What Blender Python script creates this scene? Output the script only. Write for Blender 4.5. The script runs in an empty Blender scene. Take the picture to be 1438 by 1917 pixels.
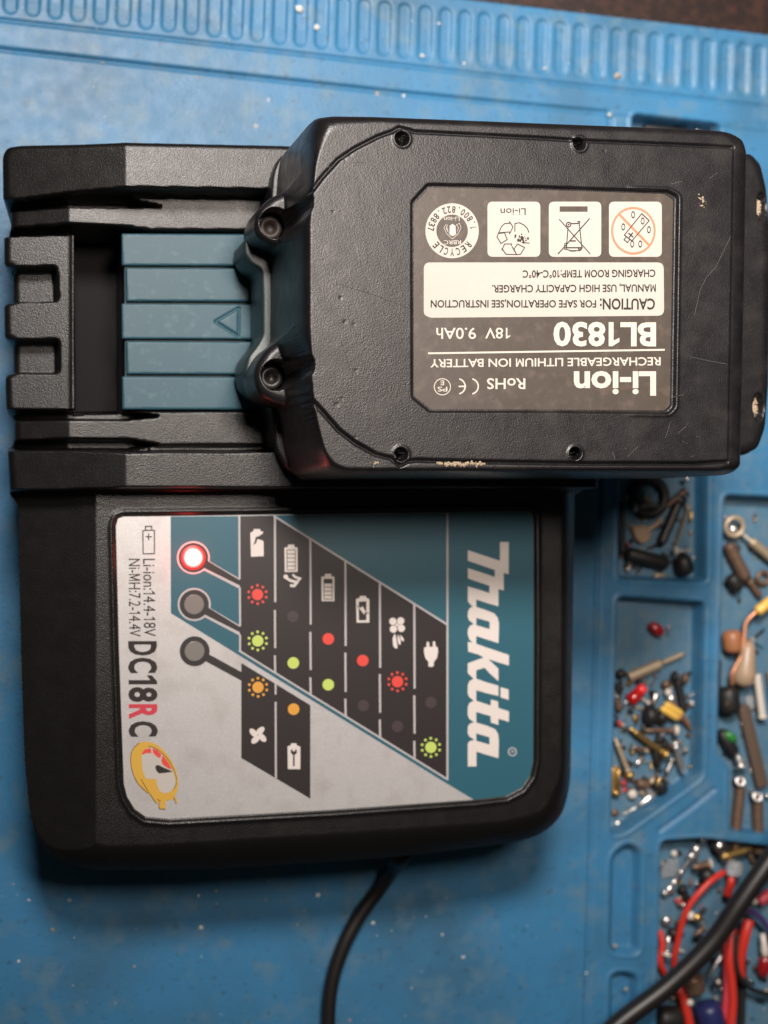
import bpy, math, random
import numpy as np
from mathutils import Vector
from mathutils.geometry import tessellate_polygon
random.seed(7)
rng = np.random.default_rng(7)
S = bpy.context.scene
MM = 0.001

# ------------------------------------------------------------------ camera
F = 2800.0                 # focal length in photograph pixels (1438 x 1917)
TH = math.radians(15.0)    # the camera leans: the right side lies farther away
HC = 427.0                 # height above the mat, mm
CAM = np.array([-(HC - 50) * math.tan(TH), 0.0, HC])
cd = bpy.data.cameras.new('camera'); cam = bpy.data.objects.new('camera', cd)
S.collection.objects.link(cam); S.camera = cam
cam.location = CAM * MM; cam.rotation_euler = (0, -TH, 0)
cd.sensor_fit = 'VERTICAL'; cd.sensor_height = 36.0; cd.lens = F / 1917 * 36.0
cd.clip_start = 0.01; cd.clip_end = 50
cd.dof.use_dof = True; cd.dof.focus_distance = 0.345; cd.dof.aperture_fstop = 12.5

def at(px, py, z):
    """the point of the plane z (mm) that the photograph shows at pixel px, py (mm)"""
    px = np.asarray(px, float); py = np.asarray(py, float); z = np.asarray(z, float)
    dx = (px - 719) / F; dy = -(py - 958.5) / F
    rx = dx * math.cos(TH) + math.sin(TH); rz = dx * math.sin(TH) - math.cos(TH)
    t = (z - CAM[2]) / rz
    return np.stack([CAM[0] + rx * t, CAM[1] + dy * t, z + 0 * t], -1)

def W(pts, z=0.0):
    """pixel list -> world xy (mm); a point may carry a z of its own as third value"""
    return np.array([at(p[0], p[1], p[2] if len(p) > 2 else z)[:2] for p in pts])

# ------------------------------------------------------------------ light
w = bpy.data.worlds.new('World'); S.world = w; w.use_nodes = True
w.node_tree.nodes['Background'].inputs[0].default_value = (0.66, 0.74, 0.66, 1)
w.node_tree.nodes['Background'].inputs[1].default_value = 0.028
def lamp(name, loc, aim, size, power, col):
    ld = bpy.data.lights.new(name, 'AREA'); ld.shape = 'DISK'; ld.size = size; ld.energy = power; ld.color = col
    o = bpy.data.objects.new(name, ld); S.collection.objects.link(o)
    o.location = Vector(loc) * MM
    o.rotation_euler = (Vector(aim) - Vector(loc)).to_track_quat('-Z', 'Y').to_euler()
    return o
k_ = lamp('ceiling_lamp', (-95, 335, 640), (130, 120, 0), 0.13, 1.32, (1.0, 0.93, 0.88)); k_.data.spread = math.radians(75)
k_ = lamp('desk_lamp', (8, 152, 640), (95, 80, 0), 0.11, 0.50, (1.0, 0.87, 0.78)); k_.data.spread = math.radians(85)
S.view_settings.view_transform = 'Standard'; S.view_settings.look = 'None'
S.view_settings.exposure = 0.0; S.view_settings.gamma = 1.0
S.cycles.use_denoising = True
S.cycles.max_bounces = 6

# ------------------------------------------------------------------ materials
MATS = {}
def lin(c):
    return tuple(((v / 255) / 12.92 if v / 255 <= .04045 else ((v / 255 + .055) / 1.055) ** 2.4) for v in c)
def material(name, col, rough=0.5, metal=0.0, bump=None, spots=None, spec=0.5, trans=0.0, emit=None, rvar=0.0, coat=0.0, sss=0, alpha=None):
    """bump = list of (scale per mm, strength, distance mm, detail); spots = list of (scale, low, high, colour, amount)"""
    m = bpy.data.materials.new(name); m.use_nodes = True; MATS[name] = m
    nt = m.node_tree; N = nt.nodes; L = nt.links
    b = N['Principled BSDF']
    b.inputs['Base Color'].default_value = (*col, 1); b.inputs['Roughness'].default_value = rough
    b.inputs['Metallic'].default_value = metal; b.inputs['Specular IOR Level'].default_value = spec
    b.inputs['Transmission Weight'].default_value = trans; b.inputs['Coat Weight'].default_value = coat
    b.inputs['Coat Roughness'].default_value = 0.15
    if emit: b.inputs['Emission Color'].default_value = (*emit[0], 1); b.inputs['Emission Strength'].default_value = emit[1]
    if bump or spots or rvar:
        tc = N.new('ShaderNodeTexCoord'); mp = N.new('ShaderNodeMapping'); mp.inputs['Scale'].default_value = (1000,) * 3
        L.new(tc.outputs['Object'], mp.inputs[0]); V = mp.outputs[0]
    prev = None
    for (sc, st, di, de) in (bump or []):
        n = N.new('ShaderNodeTexNoise'); n.inputs['Scale'].default_value = sc; n.inputs['Detail'].default_value = de
        n.inputs['Roughness'].default_value = .6
        L.new(V, n.inputs['Vector'])
        bp = N.new('ShaderNodeBump'); bp.inputs['Strength'].default_value = st; bp.inputs['Distance'].default_value = di * MM
        L.new(n.outputs[0], bp.inputs['Height'])
        if prev: L.new(prev.outputs[0], bp.inputs['Normal'])
        prev = bp
    if prev: L.new(prev.outputs[0], b.inputs['Normal'])
    cprev = None
    for k, (sc, lo, hi, c2, am) in enumerate(spots or []):
        n = N.new('ShaderNodeTexNoise'); n.inputs['Scale'].default_value = sc; n.inputs['Detail'].default_value = 5
        L.new(V, n.inputs['Vector'])
        mr = N.new('ShaderNodeMapRange'); mr.inputs[1].default_value = lo; mr.inputs[2].default_value = hi; mr.inputs[4].default_value = am
        L.new(n.outputs[0], mr.inputs[0])
        mx = N.new('ShaderNodeMix'); mx.data_type = 'RGBA'
        if cprev: L.new(cprev, mx.inputs[6])
        else: mx.inputs[6].default_value = (*col, 1)
        mx.inputs[7].default_value = (*c2, 1); L.new(mr.outputs[0], mx.inputs[0]); cprev = mx.outputs[2]
    if cprev: L.new(cprev, b.inputs['Base Color'])
    if rvar:
        n = N.new('ShaderNodeTexNoise'); n.inputs['Scale'].default_value = .25; n.inputs['Detail'].default_value = 4
        L.new(V, n.inputs['Vector'])
        mr = N.new('ShaderNodeMapRange'); mr.inputs[1].default_value = .3; mr.inputs[2].default_value = .7
        mr.inputs[3].default_value = rough - rvar; mr.inputs[4].default_value = rough + rvar
        L.new(n.outputs[0], mr.inputs[0]); L.new(mr.outputs[0], b.inputs['Roughness'])
    return m
material('silicone_blue', (0.040, 0.186, 0.360),   .46, spec=.45, rvar=.04,
         bump=[(.9, .3, .25, 3), (6, .25, .05, 2)],
         spots=[(.03, .42, .72, (0.040, 0.115, 0.19), .8), (.13, .52, .70, (0.11, 0.20, 0.27), .6), (.45, .60, .72, (0.03, 0.065, 0.09), .5), (1.6, .68, .78, (.10, .19, .25), .4)])
material('silicone_dusty', (0.075, 0.170, 0.255), .42, spec=.5, bump=[(.9, .3, .25, 3), (5, .4, .08, 2)], spots=[(.25, .45, .7, (.15, .20, .23), .55), (.7, .60, .74, (.04, .07, .10), .5)])
material('dark_wood', (0.020, 0.011, 0.009), .4, bump=[(.6, .3, .2, 4)], spots=[(.3, .45, .65, (0.05, 0.022, 0.016), .8)])
material('charger_plastic', (0.0065, 0.0058, 0.0055), .34, spec=.5, rvar=.03, bump=[(2.9, .55, .13, 2)],
         spots=[(2.2, .62, .75, (.016, .014, .013), .3)])
material('battery_plastic', (0.009, 0.008, 0.0088),   .37, spec=.5, rvar=.05, bump=[(2.8, .5, .11, 2), (.3, .15, .25, 4)],
         spots=[(.12, .52, .75, (.03, .026, .024), .6), (2.2, .66, .72, (.08, .068, .058), .5)])
material('black_smooth', (0.010, 0.010, 0.010), .35, spec=.5, bump=[(2, .15, .1, 2)])
material('screw_dark', (0.035, 0.026, 0.022), .55, metal=.3)
material('shade_black', (0.006, 0.005, 0.0055), .75, spec=.25)  # dull near-black that stands in for shade in the deep recess
material('latch_plastic', (0.020, 0.035, 0.035), .38, spec=.5, bump=[(2, .25, .1, 2)])
material('teal_plastic', (0.028, 0.085, 0.115), .44, spec=.35, bump=[(3.0, .35, .07, 3)], spots=[(.5, .55, .8, (.10, .19, .21), .4)])
material('teal_groove', (0.006, 0.03, 0.04), .5)
material('label_silver', (0.52, 0.505, 0.50), .40, metal=.35, bump=[(5, .12, .03, 2)], spots=[(4.5, .56, .66, (.85, .83, .82), .6), (.15, .5, .8, (.37, .345, .325), .5)])
material('print_teal', (0.019, 0.100, 0.140), .42, bump=[(5, .1, .03, 2)], spots=[(3, .6, .75, (.04, .16, .20), .5)])
material('print_black', (0.021, 0.016, 0.016), .42, bump=[(5, .1, .03, 2)])
material('print_line', (0.46, 0.43, 0.43), .45)
material('print_white', (0.66, 0.60, 0.56), .6)
material('print_ink', (0.030, 0.022, 0.020), .65, spec=.3)
material('print_red', (0.70, 0.06, 0.045), .45)
material('print_crimson', (0.55, 0.035, 0.06), .45)
material('print_green', (0.50, 0.62, 0.13), .45)
material('print_orange', (0.68, 0.32, 0.045), .45)
material('print_dim', (0.050, 0.034, 0.036), .45)
material('print_yellow', (0.62, 0.36, 0.05), .42)
material('print_grey', (0.50, 0.46, 0.42), .45)
material('gold_line', (0.12, 0.06, 0.015), .5)
material('lens_grey', (0.20, 0.185, 0.17), .3, coat=.3)
material('lens_ring', (0.020, 0.017, 0.017), .35)
material('led_core', (1, .5, .5), .4, emit=((1.0, .30, .27), 3.2))
material('led_spill', (.05, .005, .005), .4, emit=((1.0, .02, .02), .16))  # faint emission imitating red light spilled on the black surround
material('led_mid', (.8, .1, .1), .4, emit=((1.0, .10, .09), 2.2))
material('led_edge', (.6, .02, .02), .4, emit=((1.0, .02, .02), .75))
material('label_dark', (0.074, 0.058, 0.047), .38, spec=.45, rvar=.05, bump=[(.5, .15, .2, 4), (4, .1, .04, 2)],
         spots=[(.35, .52, .72, (.14, .105, .085), .55), (.9, .66, .74, (.035, .028, .025), .6)])
material('cream_print', (0.49, 0.455, 0.405), .6, spots=[(.25, .58, .8, (.62, .52, .42), .5)])
material('cream_text', (0.60, 0.55, 0.48), .6)
material('salmon_print', (0.70, 0.20, 0.105), .5)
material('steel', (0.55, 0.52, 0.50), .3, metal=1.0, bump=[(1.2, .2, .1, 3)])
material('nickel', (0.70, 0.68, 0.66), .28, metal=.85)
material('brass', (0.62, 0.40, 0.14), .33, metal=.9, bump=[(1.2, .2, .1, 3)])
material('zinc_tan', (0.50, 0.40, 0.28), .45, metal=.5, bump=[(1.2, .3, .1, 3)])
material('bronze_brown', (0.16, 0.10, 0.07), .42, metal=.4, bump=[(1.2, .3, .1, 3)], spots=[(.8, .5, .7, (.28, .17, .10), .6)])
material('copper', (0.58, 0.27, 0.15), .42, metal=.7)
material('black_oxide', (0.022, 0.019, 0.018), .4, metal=.2, bump=[(1, .3, .15, 3)])
material('rubber_black', (0.014, 0.013, 0.013), .5, spec=.5, bump=[(1.2, .2, .1, 3)])
material('cable_black', (0.012, 0.010, 0.0095), .42, spec=.5, bump=[(.7, .12, .1, 3)])
material('wire_red', (0.60, 0.035, 0.022), .4)
material('wire_rose', (0.55, 0.05, 0.075), .4)
material('wire_purple', (0.06, 0.035, 0.13), .4)
material('wire_blue', (0.018, 0.024, 0.10), .4)
material('red_clear', (0.75, 0.02, 0.02), .15, trans=.5)
material('red_bright', (0.90, 0.03, 0.035), .2, coat=.5)
material('red_dark', (0.28, 0.01, 0.015), .25, coat=.4)
material('yellow_shrink', (0.80, 0.50, 0.10), .35)
material('clear_plastic', (0.80, 0.82, 0.84), .15, trans=.75)
material('white_plastic', (0.66, 0.60, 0.53), .35)
material('green_plastic', (0.03, 0.22, 0.04), .25, coat=.4)
material('amber_plastic', (0.36, 0.15, 0.07), .35)
material('tan_plastic', (0.40, 0.28, 0.19), .35)
material('brown_strip', (0.105, 0.072, 0.052), .45, bump=[(.8, .3, .1, 3)])
material('dust_tan', (0.42, 0.33, 0.23), .9)
material('dust_white', (0.80, 0.76, 0.70), .35)
material('scratch', (0.13, 0.12, 0.115), .5)
material('scratch_dark', (0.006, 0.005, 0.005), .5)

# ------------------------------------------------------------------ objects
class Thing:
    def __init__(self, name, origin, label, cat, group=None):
        self.o = bpy.data.objects.new(name, None); self.o.empty_display_size = .005
        S.collection.objects.link(self.o); self.org = np.array(origin, float)
        self.o.location = self.org * MM
        self.o['label'] = label; self.o['category'] = cat
        if group: self.o['group'] = group
def mesh(name, V, Fs, mats, parent=None, midx=None, smooth=True, origin=None, kind=None, sub=None, label=None, cat=None, group=None):
    V = np.asarray(V, float).reshape(-1, 3)
    org = parent.org if parent is not None else (np.array(origin, float) if origin is not None else np.zeros(3))
    me = bpy.data.meshes.new(name)
    me.from_pydata(((V - org) * MM).tolist(), [], Fs if isinstance(Fs, list) else Fs.tolist())
    for m in (mats if isinstance(mats, (list, tuple)) else [mats]): me.materials.append(MATS[m])
    if midx is not None: me.polygons.foreach_set('material_index', np.asarray(midx, np.int32))
    if smooth: me.polygons.foreach_set('use_smooth', np.ones(len(me.polygons), bool))
    me.update()
    o = bpy.data.objects.new(name, me); S.collection.objects.link(o)
    if sub is not None: o.parent = sub
    elif parent is not None: o.parent = parent.o
    else: o.location = org * MM
    if kind: o['kind'] = kind
    if label: o['label'] = label
    if cat: o['category'] = cat
    if group: o['group'] = group
    return o

def sdf(P, poly):
    """signed distance (inside positive) and closest point, P (N,2)"""
    n = len(P); best = np.full(n, 1e18); cp = np.zeros((n, 2)); ins = np.zeros(n, bool)
    for i in range(len(poly)):
        a = poly[i]; b = poly[(i + 1) % len(poly)]; ab = b - a
        L2 = ab @ ab
        if L2 < 1e-12: continue
        t = np.clip(((P - a) @ ab) / L2, 0, 1)
        q = a + t[:, None] * ab; d = ((P - q) ** 2).sum(1)
        m = d < best; best[m] = d[m]; cp[m] = q[m]
        c = (a[1] > P[:, 1]) != (b[1] > P[:, 1])
        if abs(ab[1]) > 1e-12:
            xi = a[0] + (P[:, 1] - a[1]) * ab[0] / ab[1]
            ins ^= c & (P[:, 0] < xi)
    d = np.sqrt(best)
    return np.where(ins, d, -d), cp
def pdist(P, line):
    best = np.full(len(P), 1e18)
    for i in range(len(line) - 1):
        a = line[i]; ab = line[i + 1] - a; t = np.clip(((P - a) @ ab) / max(ab @ ab, 1e-12), 0, 1)
        best = np.minimum(best, ((P - (a + t[:, None] * ab)) ** 2).sum(1))
    return np.sqrt(best)
def sm(d, w):
    t = np.clip(d / w + .5, 0, 1); return t * t * (3 - 2 * t)
def rounded(poly, r, n=5):
    """round the corners of a polygon"""
    poly = np.asarray(poly, float); out = []
    rs = r if hasattr(r, '__len__') else [r] * len(poly)
    for i in range(len(poly)):
        p = poly[i]; a = poly[i - 1] - p; b = poly[(i + 1) % len(poly)] - p
        la, lb = np.linalg.norm(a), np.linalg.norm(b)
        k = min(rs[i], la * .48, lb * .48)
        if k < 1e-6: out.append(p); continue
        A = p + a / la * k; B = p + b / lb * k
        for j in range(n + 1):
            t = j / n; out.append((1 - t) ** 2 * A + 2 * t * (1 - t) * p + t * t * B)
    return np.array(out)

def hf(name, poly, zfun, zbase, step, mat, parent, taper=0, **kw):
    """a cast part: fine top surface over an outline, with walls down to zbase"""
    x0, y0 = poly.min(0) - step * 1.5; x1, y1 = poly.max(0) + step * 1.5
    xs = np.arange(x0, x1, step); ys = np.arange(y0, y1, step); nx, ny = len(xs), len(ys)
    X, Y = np.meshgrid(xs, ys); P = np.stack([X.ravel(), Y.ravel()], 1)
    d, cp = sdf(P, poly)
    inside = (d > 0).reshape(ny, nx)
    c = inside[:-1, :-1] | inside[1:, :-1] | inside[:-1, 1:] | inside[1:, 1:]
    jj, ii = np.nonzero(c)
    q = np.stack([jj * nx + ii, jj * nx + ii + 1, (jj + 1) * nx + ii + 1, (jj + 1) * nx + ii], 1)
    out = d <= 0; P[out] = cp[out]; near = (~out) & (d < step * .25); P[near] = cp[near]
    used = np.unique(q); idx = -np.ones(len(P), int); idx[used] = np.arange(len(used))
    P = P[used]; q = idx[q]; dd = np.maximum(d[used], 0); dd[out[used] | near[used]] = 0
    Z = zfun(P, dd)
    V = np.column_stack([P, Z])
    ar = .5 * ((P[q[:, 2], 0] - P[q[:, 0], 0]) * (P[q[:, 3], 1] - P[q[:, 1], 1]) - (P[q[:, 3], 0] - P[q[:, 1], 0]) * (P[q[:, 2], 1] - P[q[:, 0], 1]))
    q = q[ar > step * step * .02]
    pts = []
    for a_, b_ in zip(poly, np.roll(poly, -1, 0)):
        m_ = max(1, int(np.linalg.norm(b_ - a_) / .6)); pts += [a_ + (b_ - a_) * k / m_ for k in range(m_)]
    R = np.array(pts); R = R[np.linalg.norm(R - np.roll(R, 1, 0), axis=1) > 1e-4]; n_ = len(R); nv = len(V)
    if .5 * np.sum(R[:, 0] * np.roll(R[:, 1], -1) - np.roll(R[:, 0], -1) * R[:, 1]) < 0: R = R[::-1]
    zt_ = zfun(R, np.zeros(n_)); B = R.copy()
    if taper: cen = R.mean(0); B = cen + (R - cen) * (1 - taper)
    a_ = np.arange(n_); b_ = (a_ + 1) % n_
    wall = np.stack([nv + n_ + a_, nv + n_ + b_, nv + b_, nv + a_], 1)
    V = np.vstack([V, np.column_stack([R, zt_]), np.column_stack([B, np.full(n_, zbase)])])
    return mesh(name, V, np.vstack([q, wall]), mat, parent, **kw)

def prism(poly, z0, z1, bev=0.5, n=3):
    """verts, faces of an upright solid with rounded upper edge; poly in mm, counter-clockwise or not"""
    p = np.asarray(poly, float)
    area = .5 * np.sum(p[:, 0] * np.roll(p[:, 1], -1) - np.roll(p[:, 0], -1) * p[:, 1])
    if area < 0: p = p[::-1]
    e = np.roll(p, -1, 0) - p; e /= np.maximum(np.linalg.norm(e, axis=1)[:, None], 1e-9)
    nrm = np.stack([-e[:, 1], e[:, 0]], 1); nn = nrm + np.roll(nrm, 1, 0)
    nn /= np.maximum((nn ** 2).sum(1)[:, None] / 2, .35)
    loops = [(0, z0)] + [(bev * (1 - math.cos(a)), z1 - bev + bev * math.sin(a)) for a in np.linspace(0, math.pi / 2, n + 1)]
    V = []; k = len(p)
    for (o, z) in loops: V += [(*(p[i] + nn[i] * o), z) for i in range(k)]
    Fs = []
    for l in range(len(loops) - 1):
        for i in range(k):
            j = (i + 1) % k; Fs.append([l * k + i, l * k + j, (l + 1) * k + j, (l + 1) * k + i])
    top = [Vector((*V[(len(loops) - 1) * k + i][:2], 0)) for i in range(k)]
    for t in tessellate_polygon([top]):
        t = [(len(loops) - 1) * k + i for i in t]
        a, b, c = [V[i] for i in t]
        if (b[0] - a[0]) * (c[1] - a[1]) - (b[1] - a[1]) * (c[0] - a[0]) < 0: t = t[::-1]
        Fs.append(t)
    return V, Fs
def join(parts):
    V = []; Fs = []
    for v, f in parts:
        n = len(V); V += [tuple(p) for p in v]; Fs += [[i + n for i in q] for q in f]
    return V, Fs
def lathe(p0, p1, prof, n=12, cap=True):
    """prof = [(fraction along p0-p1, radius mm)]"""
    p0 = np.array(p0, float); p1 = np.array(p1, float); ax = p1 - p0; L = np.linalg.norm(ax); a = ax / L
    u = np.cross(a, [0, 0, 1.]);
    if np.linalg.norm(u) < 1e-3: u = np.array([1., 0, 0])
    u /= np.linalg.norm(u); v = np.cross(a, u); V = []
    for (t, r) in prof:
        c = p0 + ax * t
        V += [c + r * (math.cos(2 * math.pi * k / n) * u + math.sin(2 * math.pi * k / n) * v) for k in range(n)]
    Fs = [[i * n + k, i * n + (k + 1) % n, (i + 1) * n + (k + 1) % n, (i + 1) * n + k] for i in range(len(prof) - 1) for k in range(n)]
    if cap: Fs += [list(range(n))[::-1], [(len(prof) - 1) * n + k for k in range(n)]]
    return V, Fs
def spline(pts, n=8):
    P = np.array(pts, float); P = np.vstack([2 * P[0] - P[1], P, 2 * P[-1] - P[-2]]); out = []
    for i in range(1, len(P) - 2):
        for k in range(n):
            t = k / n
            out.append(.5 * (2 * P[i] + (P[i + 1] - P[i - 1]) * t + (2 * P[i - 1] - 5 * P[i] + 4 * P[i + 1] - P[i + 2]) * t * t + (-P[i - 1] + 3 * P[i] - 3 * P[i + 1] + P[i + 2]) * t ** 3))
    out.append(P[-2]); return np.array(out)
def tube(pts, r, n=10, smoothn=8, flat=1.0):
    P = spline(pts, smoothn) if smoothn else np.array(pts, float)
    V = []; rr = r if hasattr(r, '__len__') else None
    for i, c in enumerate(P):
        d = P[min(i + 1, len(P) - 1)] - P[max(i - 1, 0)]; d /= np.linalg.norm(d)
        u = np.cross(d, [0, 0, 1.]); u = u / np.linalg.norm(u) if np.linalg.norm(u) > 1e-3 else np.array([1., 0, 0]); v = np.cross(d, u)
        R = np.interp(i / (len(P) - 1), np.linspace(0, 1, len(rr)), rr) if rr is not None else r
        V += [c + R * (math.cos(2 * math.pi * k / n) * u * flat + math.sin(2 * math.pi * k / n) * v) for k in range(n)]
    Fs = [[i * n + k, i * n + (k + 1) % n, (i + 1) * n + (k + 1) % n, (i + 1) * n + k] for i in range(len(P) - 1) for k in range(n)]
    Fs += [list(range(n))[::-1], [(len(P) - 1) * n + k for k in range(n)]]
    return V, Fs
def ball(c, r, sq=1.0, n=10, axis=None):
    c = np.array(c, float); a = np.array(axis if axis is not None else (0, 0, 1.), float); a /= np.linalg.norm(a)
    return lathe(c - a * r * sq, c + a * r * sq, [((1 - math.cos(t)) / 2, max(r * math.sin(t), .01)) for t in np.linspace(.08, math.pi - .08, n // 2 + 2)], n)

# ------------------------------------------------------------------ table and mat
TZ = -4.0   # table top; the mat's working face is z = 0
def sheet(name, x0, x1, y0, y1, z, mat, n=2, kind=None):
    V = [(x, y, z) for y in np.linspace(y0, y1, n) for x in np.linspace(x0, x1, n)]
    Fs = [[j * n + i, j * n + i + 1, (j + 1) * n + i + 1, (j + 1) * n + i] for j in range(n - 1) for i in range(n - 1)]
    return mesh(name, V, Fs, mat, smooth=False, kind=kind)
sheet('table', -900, 900, -900, 900, -11.5, 'dark_wood', kind='structure')

matT = Thing('repair_mat', (20, -10, -11), 'blue silicone repair mat with ruler-like ridges along its top edge, lying under everything', 'repair mat')
BINS = [  # outline (px), depth mm, draft px
    ([(1183, 212), (1350, 231), (1342, 640), (1175, 640)], 7.0, 7),
    ([(1162, 690), (1328, 690), (1325, 1092), (1157, 1086)], 7.0, 9),
    ([(1156, 1115), (1322, 1126), (1316, 1456), (1168, 1562), (1142, 1566)], 7.0, 9),
    ([(1356, 925), (1640, 938), (1640, 1590), (1395, 1562), (1364, 1560), (1364, 1432), (1342, 1408)], 7.0, 8),
    ([(1236, 1574), (1312, 1568), (1640, 1606), (1640, 2060), (1226, 2060)], 7.0, 8),
    ([(1143, 1600), (1176, 1575), (1203, 1590), (1199, 1790), (1139, 1786)], 3.5, 14),
    ([(1142, 1824), (1168, 1816), (1197, 1826), (1194, 2060), (1136, 2060)], 3.5, 14)]
SLOTX = [-9, 33, 75, 117, 160, 202, 245, 287, 330, 372, 415, 455, 495, 537, 575, 615, 655, 692, 731, 768, 808, 845, 880, 918, 954, 990, 1025, 1060, 1095, 1130, 1165, 1200, 1235, 1268, 1300, 1335, 1368, 1400, 1430, 1462, 1494, 1525]
def line1(x): return 37 + x * .1135 + 0 * x
def topedge(x): return (x - 908) * .117
def mat_z(P):
    x, y = P[:, 0], P[:, 1]; z = np.zeros(len(P))
    # wavy silicone
    z += .10 * np.sin(x * .011 + y * .004) * np.sin(y * .009)
    l1 = line1(x)
    # groove 1 and the raised band between the two grooves
    z += .35 * sm(y - l1, 4) * sm(line2(x) - y, 5)
    z -= .9 * np.exp(-((y - l1) / 3.2) ** 2)
    m = (y < 260)
    g = pdist(P, GR); z -= 1.1 * np.exp(-(g / 3.4) ** 2)
    z += .25 * sm(-g + 999, 1) * 0
    # comb of slots
    xr = x + (y - l1) * .03
    for i in range(len(SLOTX) - 1):
        c = SLOTX[i + 1] - (SLOTX[i + 1] - SLOTX[i]) * .34; hw = (SLOTX[i + 1] - SLOTX[i]) * .30
        near = np.abs(xr - c) < hw + 8
        if not near.any(): continue
        xx, yy = xr[near], y[near]
        t0 = topedge(xx) + 24; b0 = line1(xx) - 19
        # rounded upper end
        dy = np.maximum(t0 + hw - yy, yy - (b0 - hw * .6)); dy = np.maximum(dy, 0)
        d = hw - np.sqrt((xx - c) ** 2 + dy ** 2)
        z[near] -= (.75 * np.clip((b0 - yy) / 60 + .55, .35, 1)) * sm(d, 5)
    for poly, dep, dr in BINS:
        p = rounded(np.array(poly, float), 14 if dep > 5 else 20)
        x0, y0 = p.min(0) - 6; x1, y1 = p.max(0) + 6
        near = (x > x0) & (x < x1) & (y > y0) & (y < y1)
        if near.any():
            d, _ = sdf(P[near], p); z[near] -= dep * sm(d - dr / 2, dr) - .3 * np.exp(-((d + 4) / 3) ** 2)
    # raised triangle outline beside the lower bins
    for ln in ([(1234, 1556), (1290, 1516), (1337, 1478)],):
        dd = pdist(P, np.array(ln, float)); z -= .9 * np.exp(-(dd / 3) ** 2)
    te = topedge(x)
    z = np.where(y < te + 8, z - 13 * (1 - sm(y - te, 9)) ** 2, z)
    return z
def line2(x): return 92 + x * .107
GR = np.array([(-400, 49), (0, 92), (719, 171), (1136, 211), (1144, 225), (1123, 950), (1108, 1560), (1097, 1917), (1090, 2100)], float)
def mat_patch(xs, ys):
    X, Y = np.meshgrid(xs, ys); P = np.stack([X.ravel(), Y.ravel()], 1); nx = len(xs)
    w3 = at(P[:, 0], P[:, 1], 0.0); w3[:, 2] = mat_z(P)
    jj, ii = np.meshgrid(np.arange(len(ys) - 1), np.arange(nx - 1), indexing='ij'); jj = jj.ravel(); ii = ii.ravel()
    q = np.stack([(jj + 1) * nx + ii, (jj + 1) * nx + ii + 1, jj * nx + ii + 1, jj * nx + ii], 1)
    return w3, q
VV = []; QQ = []; off = 0
A_x = np.arange(-120, 1640, 2.5); B_x = np.arange(1082.5, 1640, 2.5)
# rows follow the slanting upper edge
for xs, ys in [(A_x, np.arange(-90, 232, 2.5)), (B_x, np.arange(229.5, 2060, 2.5)),
               (np.concatenate([np.arange(-420, -120, 20), [-120, *np.arange(-100, 1082, 19.7), 1082.5]]), np.concatenate([[229.5], np.arange(240, 2060, 20)]))]:
    v, q = mat_patch(xs, ys)
    VV.append(v); QQ.append(q + off); off += len(v)
VV = np.vstack(VV); QQ = np.vstack(QQ)
keep = VV[QQ, 2].min(1) > -11.6
QQ = QQ[keep]; low = VV[QQ, 2].max(1) < -5.8
mesh('mat_sheet', VV, QQ, ['silicone_blue', 'silicone_dusty'], matT, midx=low & (VV[QQ[:, 0], 0] > 30))

# ------------------------------------------------------------------ charger
chg = Thing('battery_charger', (0, 0, 0), 'black power-tool battery charger with teal slide plate and silver-teal status label, red light lit', 'battery charger')
LO, HI = 41.0, 47.0
OUT = W([(5, 292, 46), (14, 277, 46), (40, 272, 48), (150, 268, 54), (235, 266, 57), (520, 272, 57), (1085, 300, 57),
         (1088, 600, 50), (1086, 890, 45), (1076, 935, 41), (1072, 1200, 41), (1068, 1470, 41), (1052, 1528, 41), (1018, 1560, 41), (975, 1575, 41), (750, 1604, 41),
         (400, 1627, 41), (180, 1629, 41), (128, 1618, 41), (80, 1592, 41), (58, 1536, 40), (46, 1430, 39.5), (39, 1200, 39.5), (34, 945, 39.5), (18, 925, 40),
         (14, 838, 44), (27, 830, 42), (27, 778, 42), (12, 768, 42), (10, 704, 42), (27, 698, 42), (26, 640, 42), (9, 634, 42), (8, 570, 42), (26, 565, 42), (25, 504, 42), (8, 498, 42), (8, 436, 42), (21, 430, 42), (20, 384, 42), (6, 376, 46)])
OUT = rounded(OUT, [1.2 if (i < 10 or i > 21) else 9.0 for i in range(len(OUT))], 5)
TOP = rounded(W([(46, 905, 41), (1052, 905), (1050, 1450), (1018, 1518), (950, 1536), (620, 1560), (290, 1580), (190, 1580, 45), (120, 1545, 43), (74, 1450, 42), (52, 1200, 41)], HI), 3.0, 6)
X178 = float(at(180, 1200, 47)[0]); X40 = float(at(40, 1200, 39)[0])
def at1(x, y, z): return at(x, y, z)
X235 = at(235, 600, 56)[0]; X5 = at(5, 600, 48)[0]; X130 = at(130, 600, 48)[0]; X15 = at(15, 600, 44)[0]
R1 = W([(-30, 270, 48), (235, 240, 58), (1150, 262, 58), (1150, 375, 58), (520, 356, 58), (235, 352, 58), (130, 361, 53.4), (-30, 381, 47)])
R2 = W([(-30, 838, 47), (130, 841, 53.4), (235, 845, 58), (1150, 842, 58), (1150, 915, 58), (235, 915, 58), (130, 918, 53.4), (-30, 924, 47)])
STEP = W([(-30, 360, 48), (1150, 350, 48), (1150, 850, 48), (-30, 850, 48)])
POCKET = W([(143, 433, 46), (1100, 437, 46), (1100, 770, 46), (143, 770, 46)])
DEEP = W([(140, 430, 46), (232, 434, 44), (232, 768, 44), (142, 772, 46)])
BLOCK = rounded(W([(-20, 436, 44), (141, 433, 45), (144, 768, 45), (-20, 768, 44)]), .5, 3)
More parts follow.
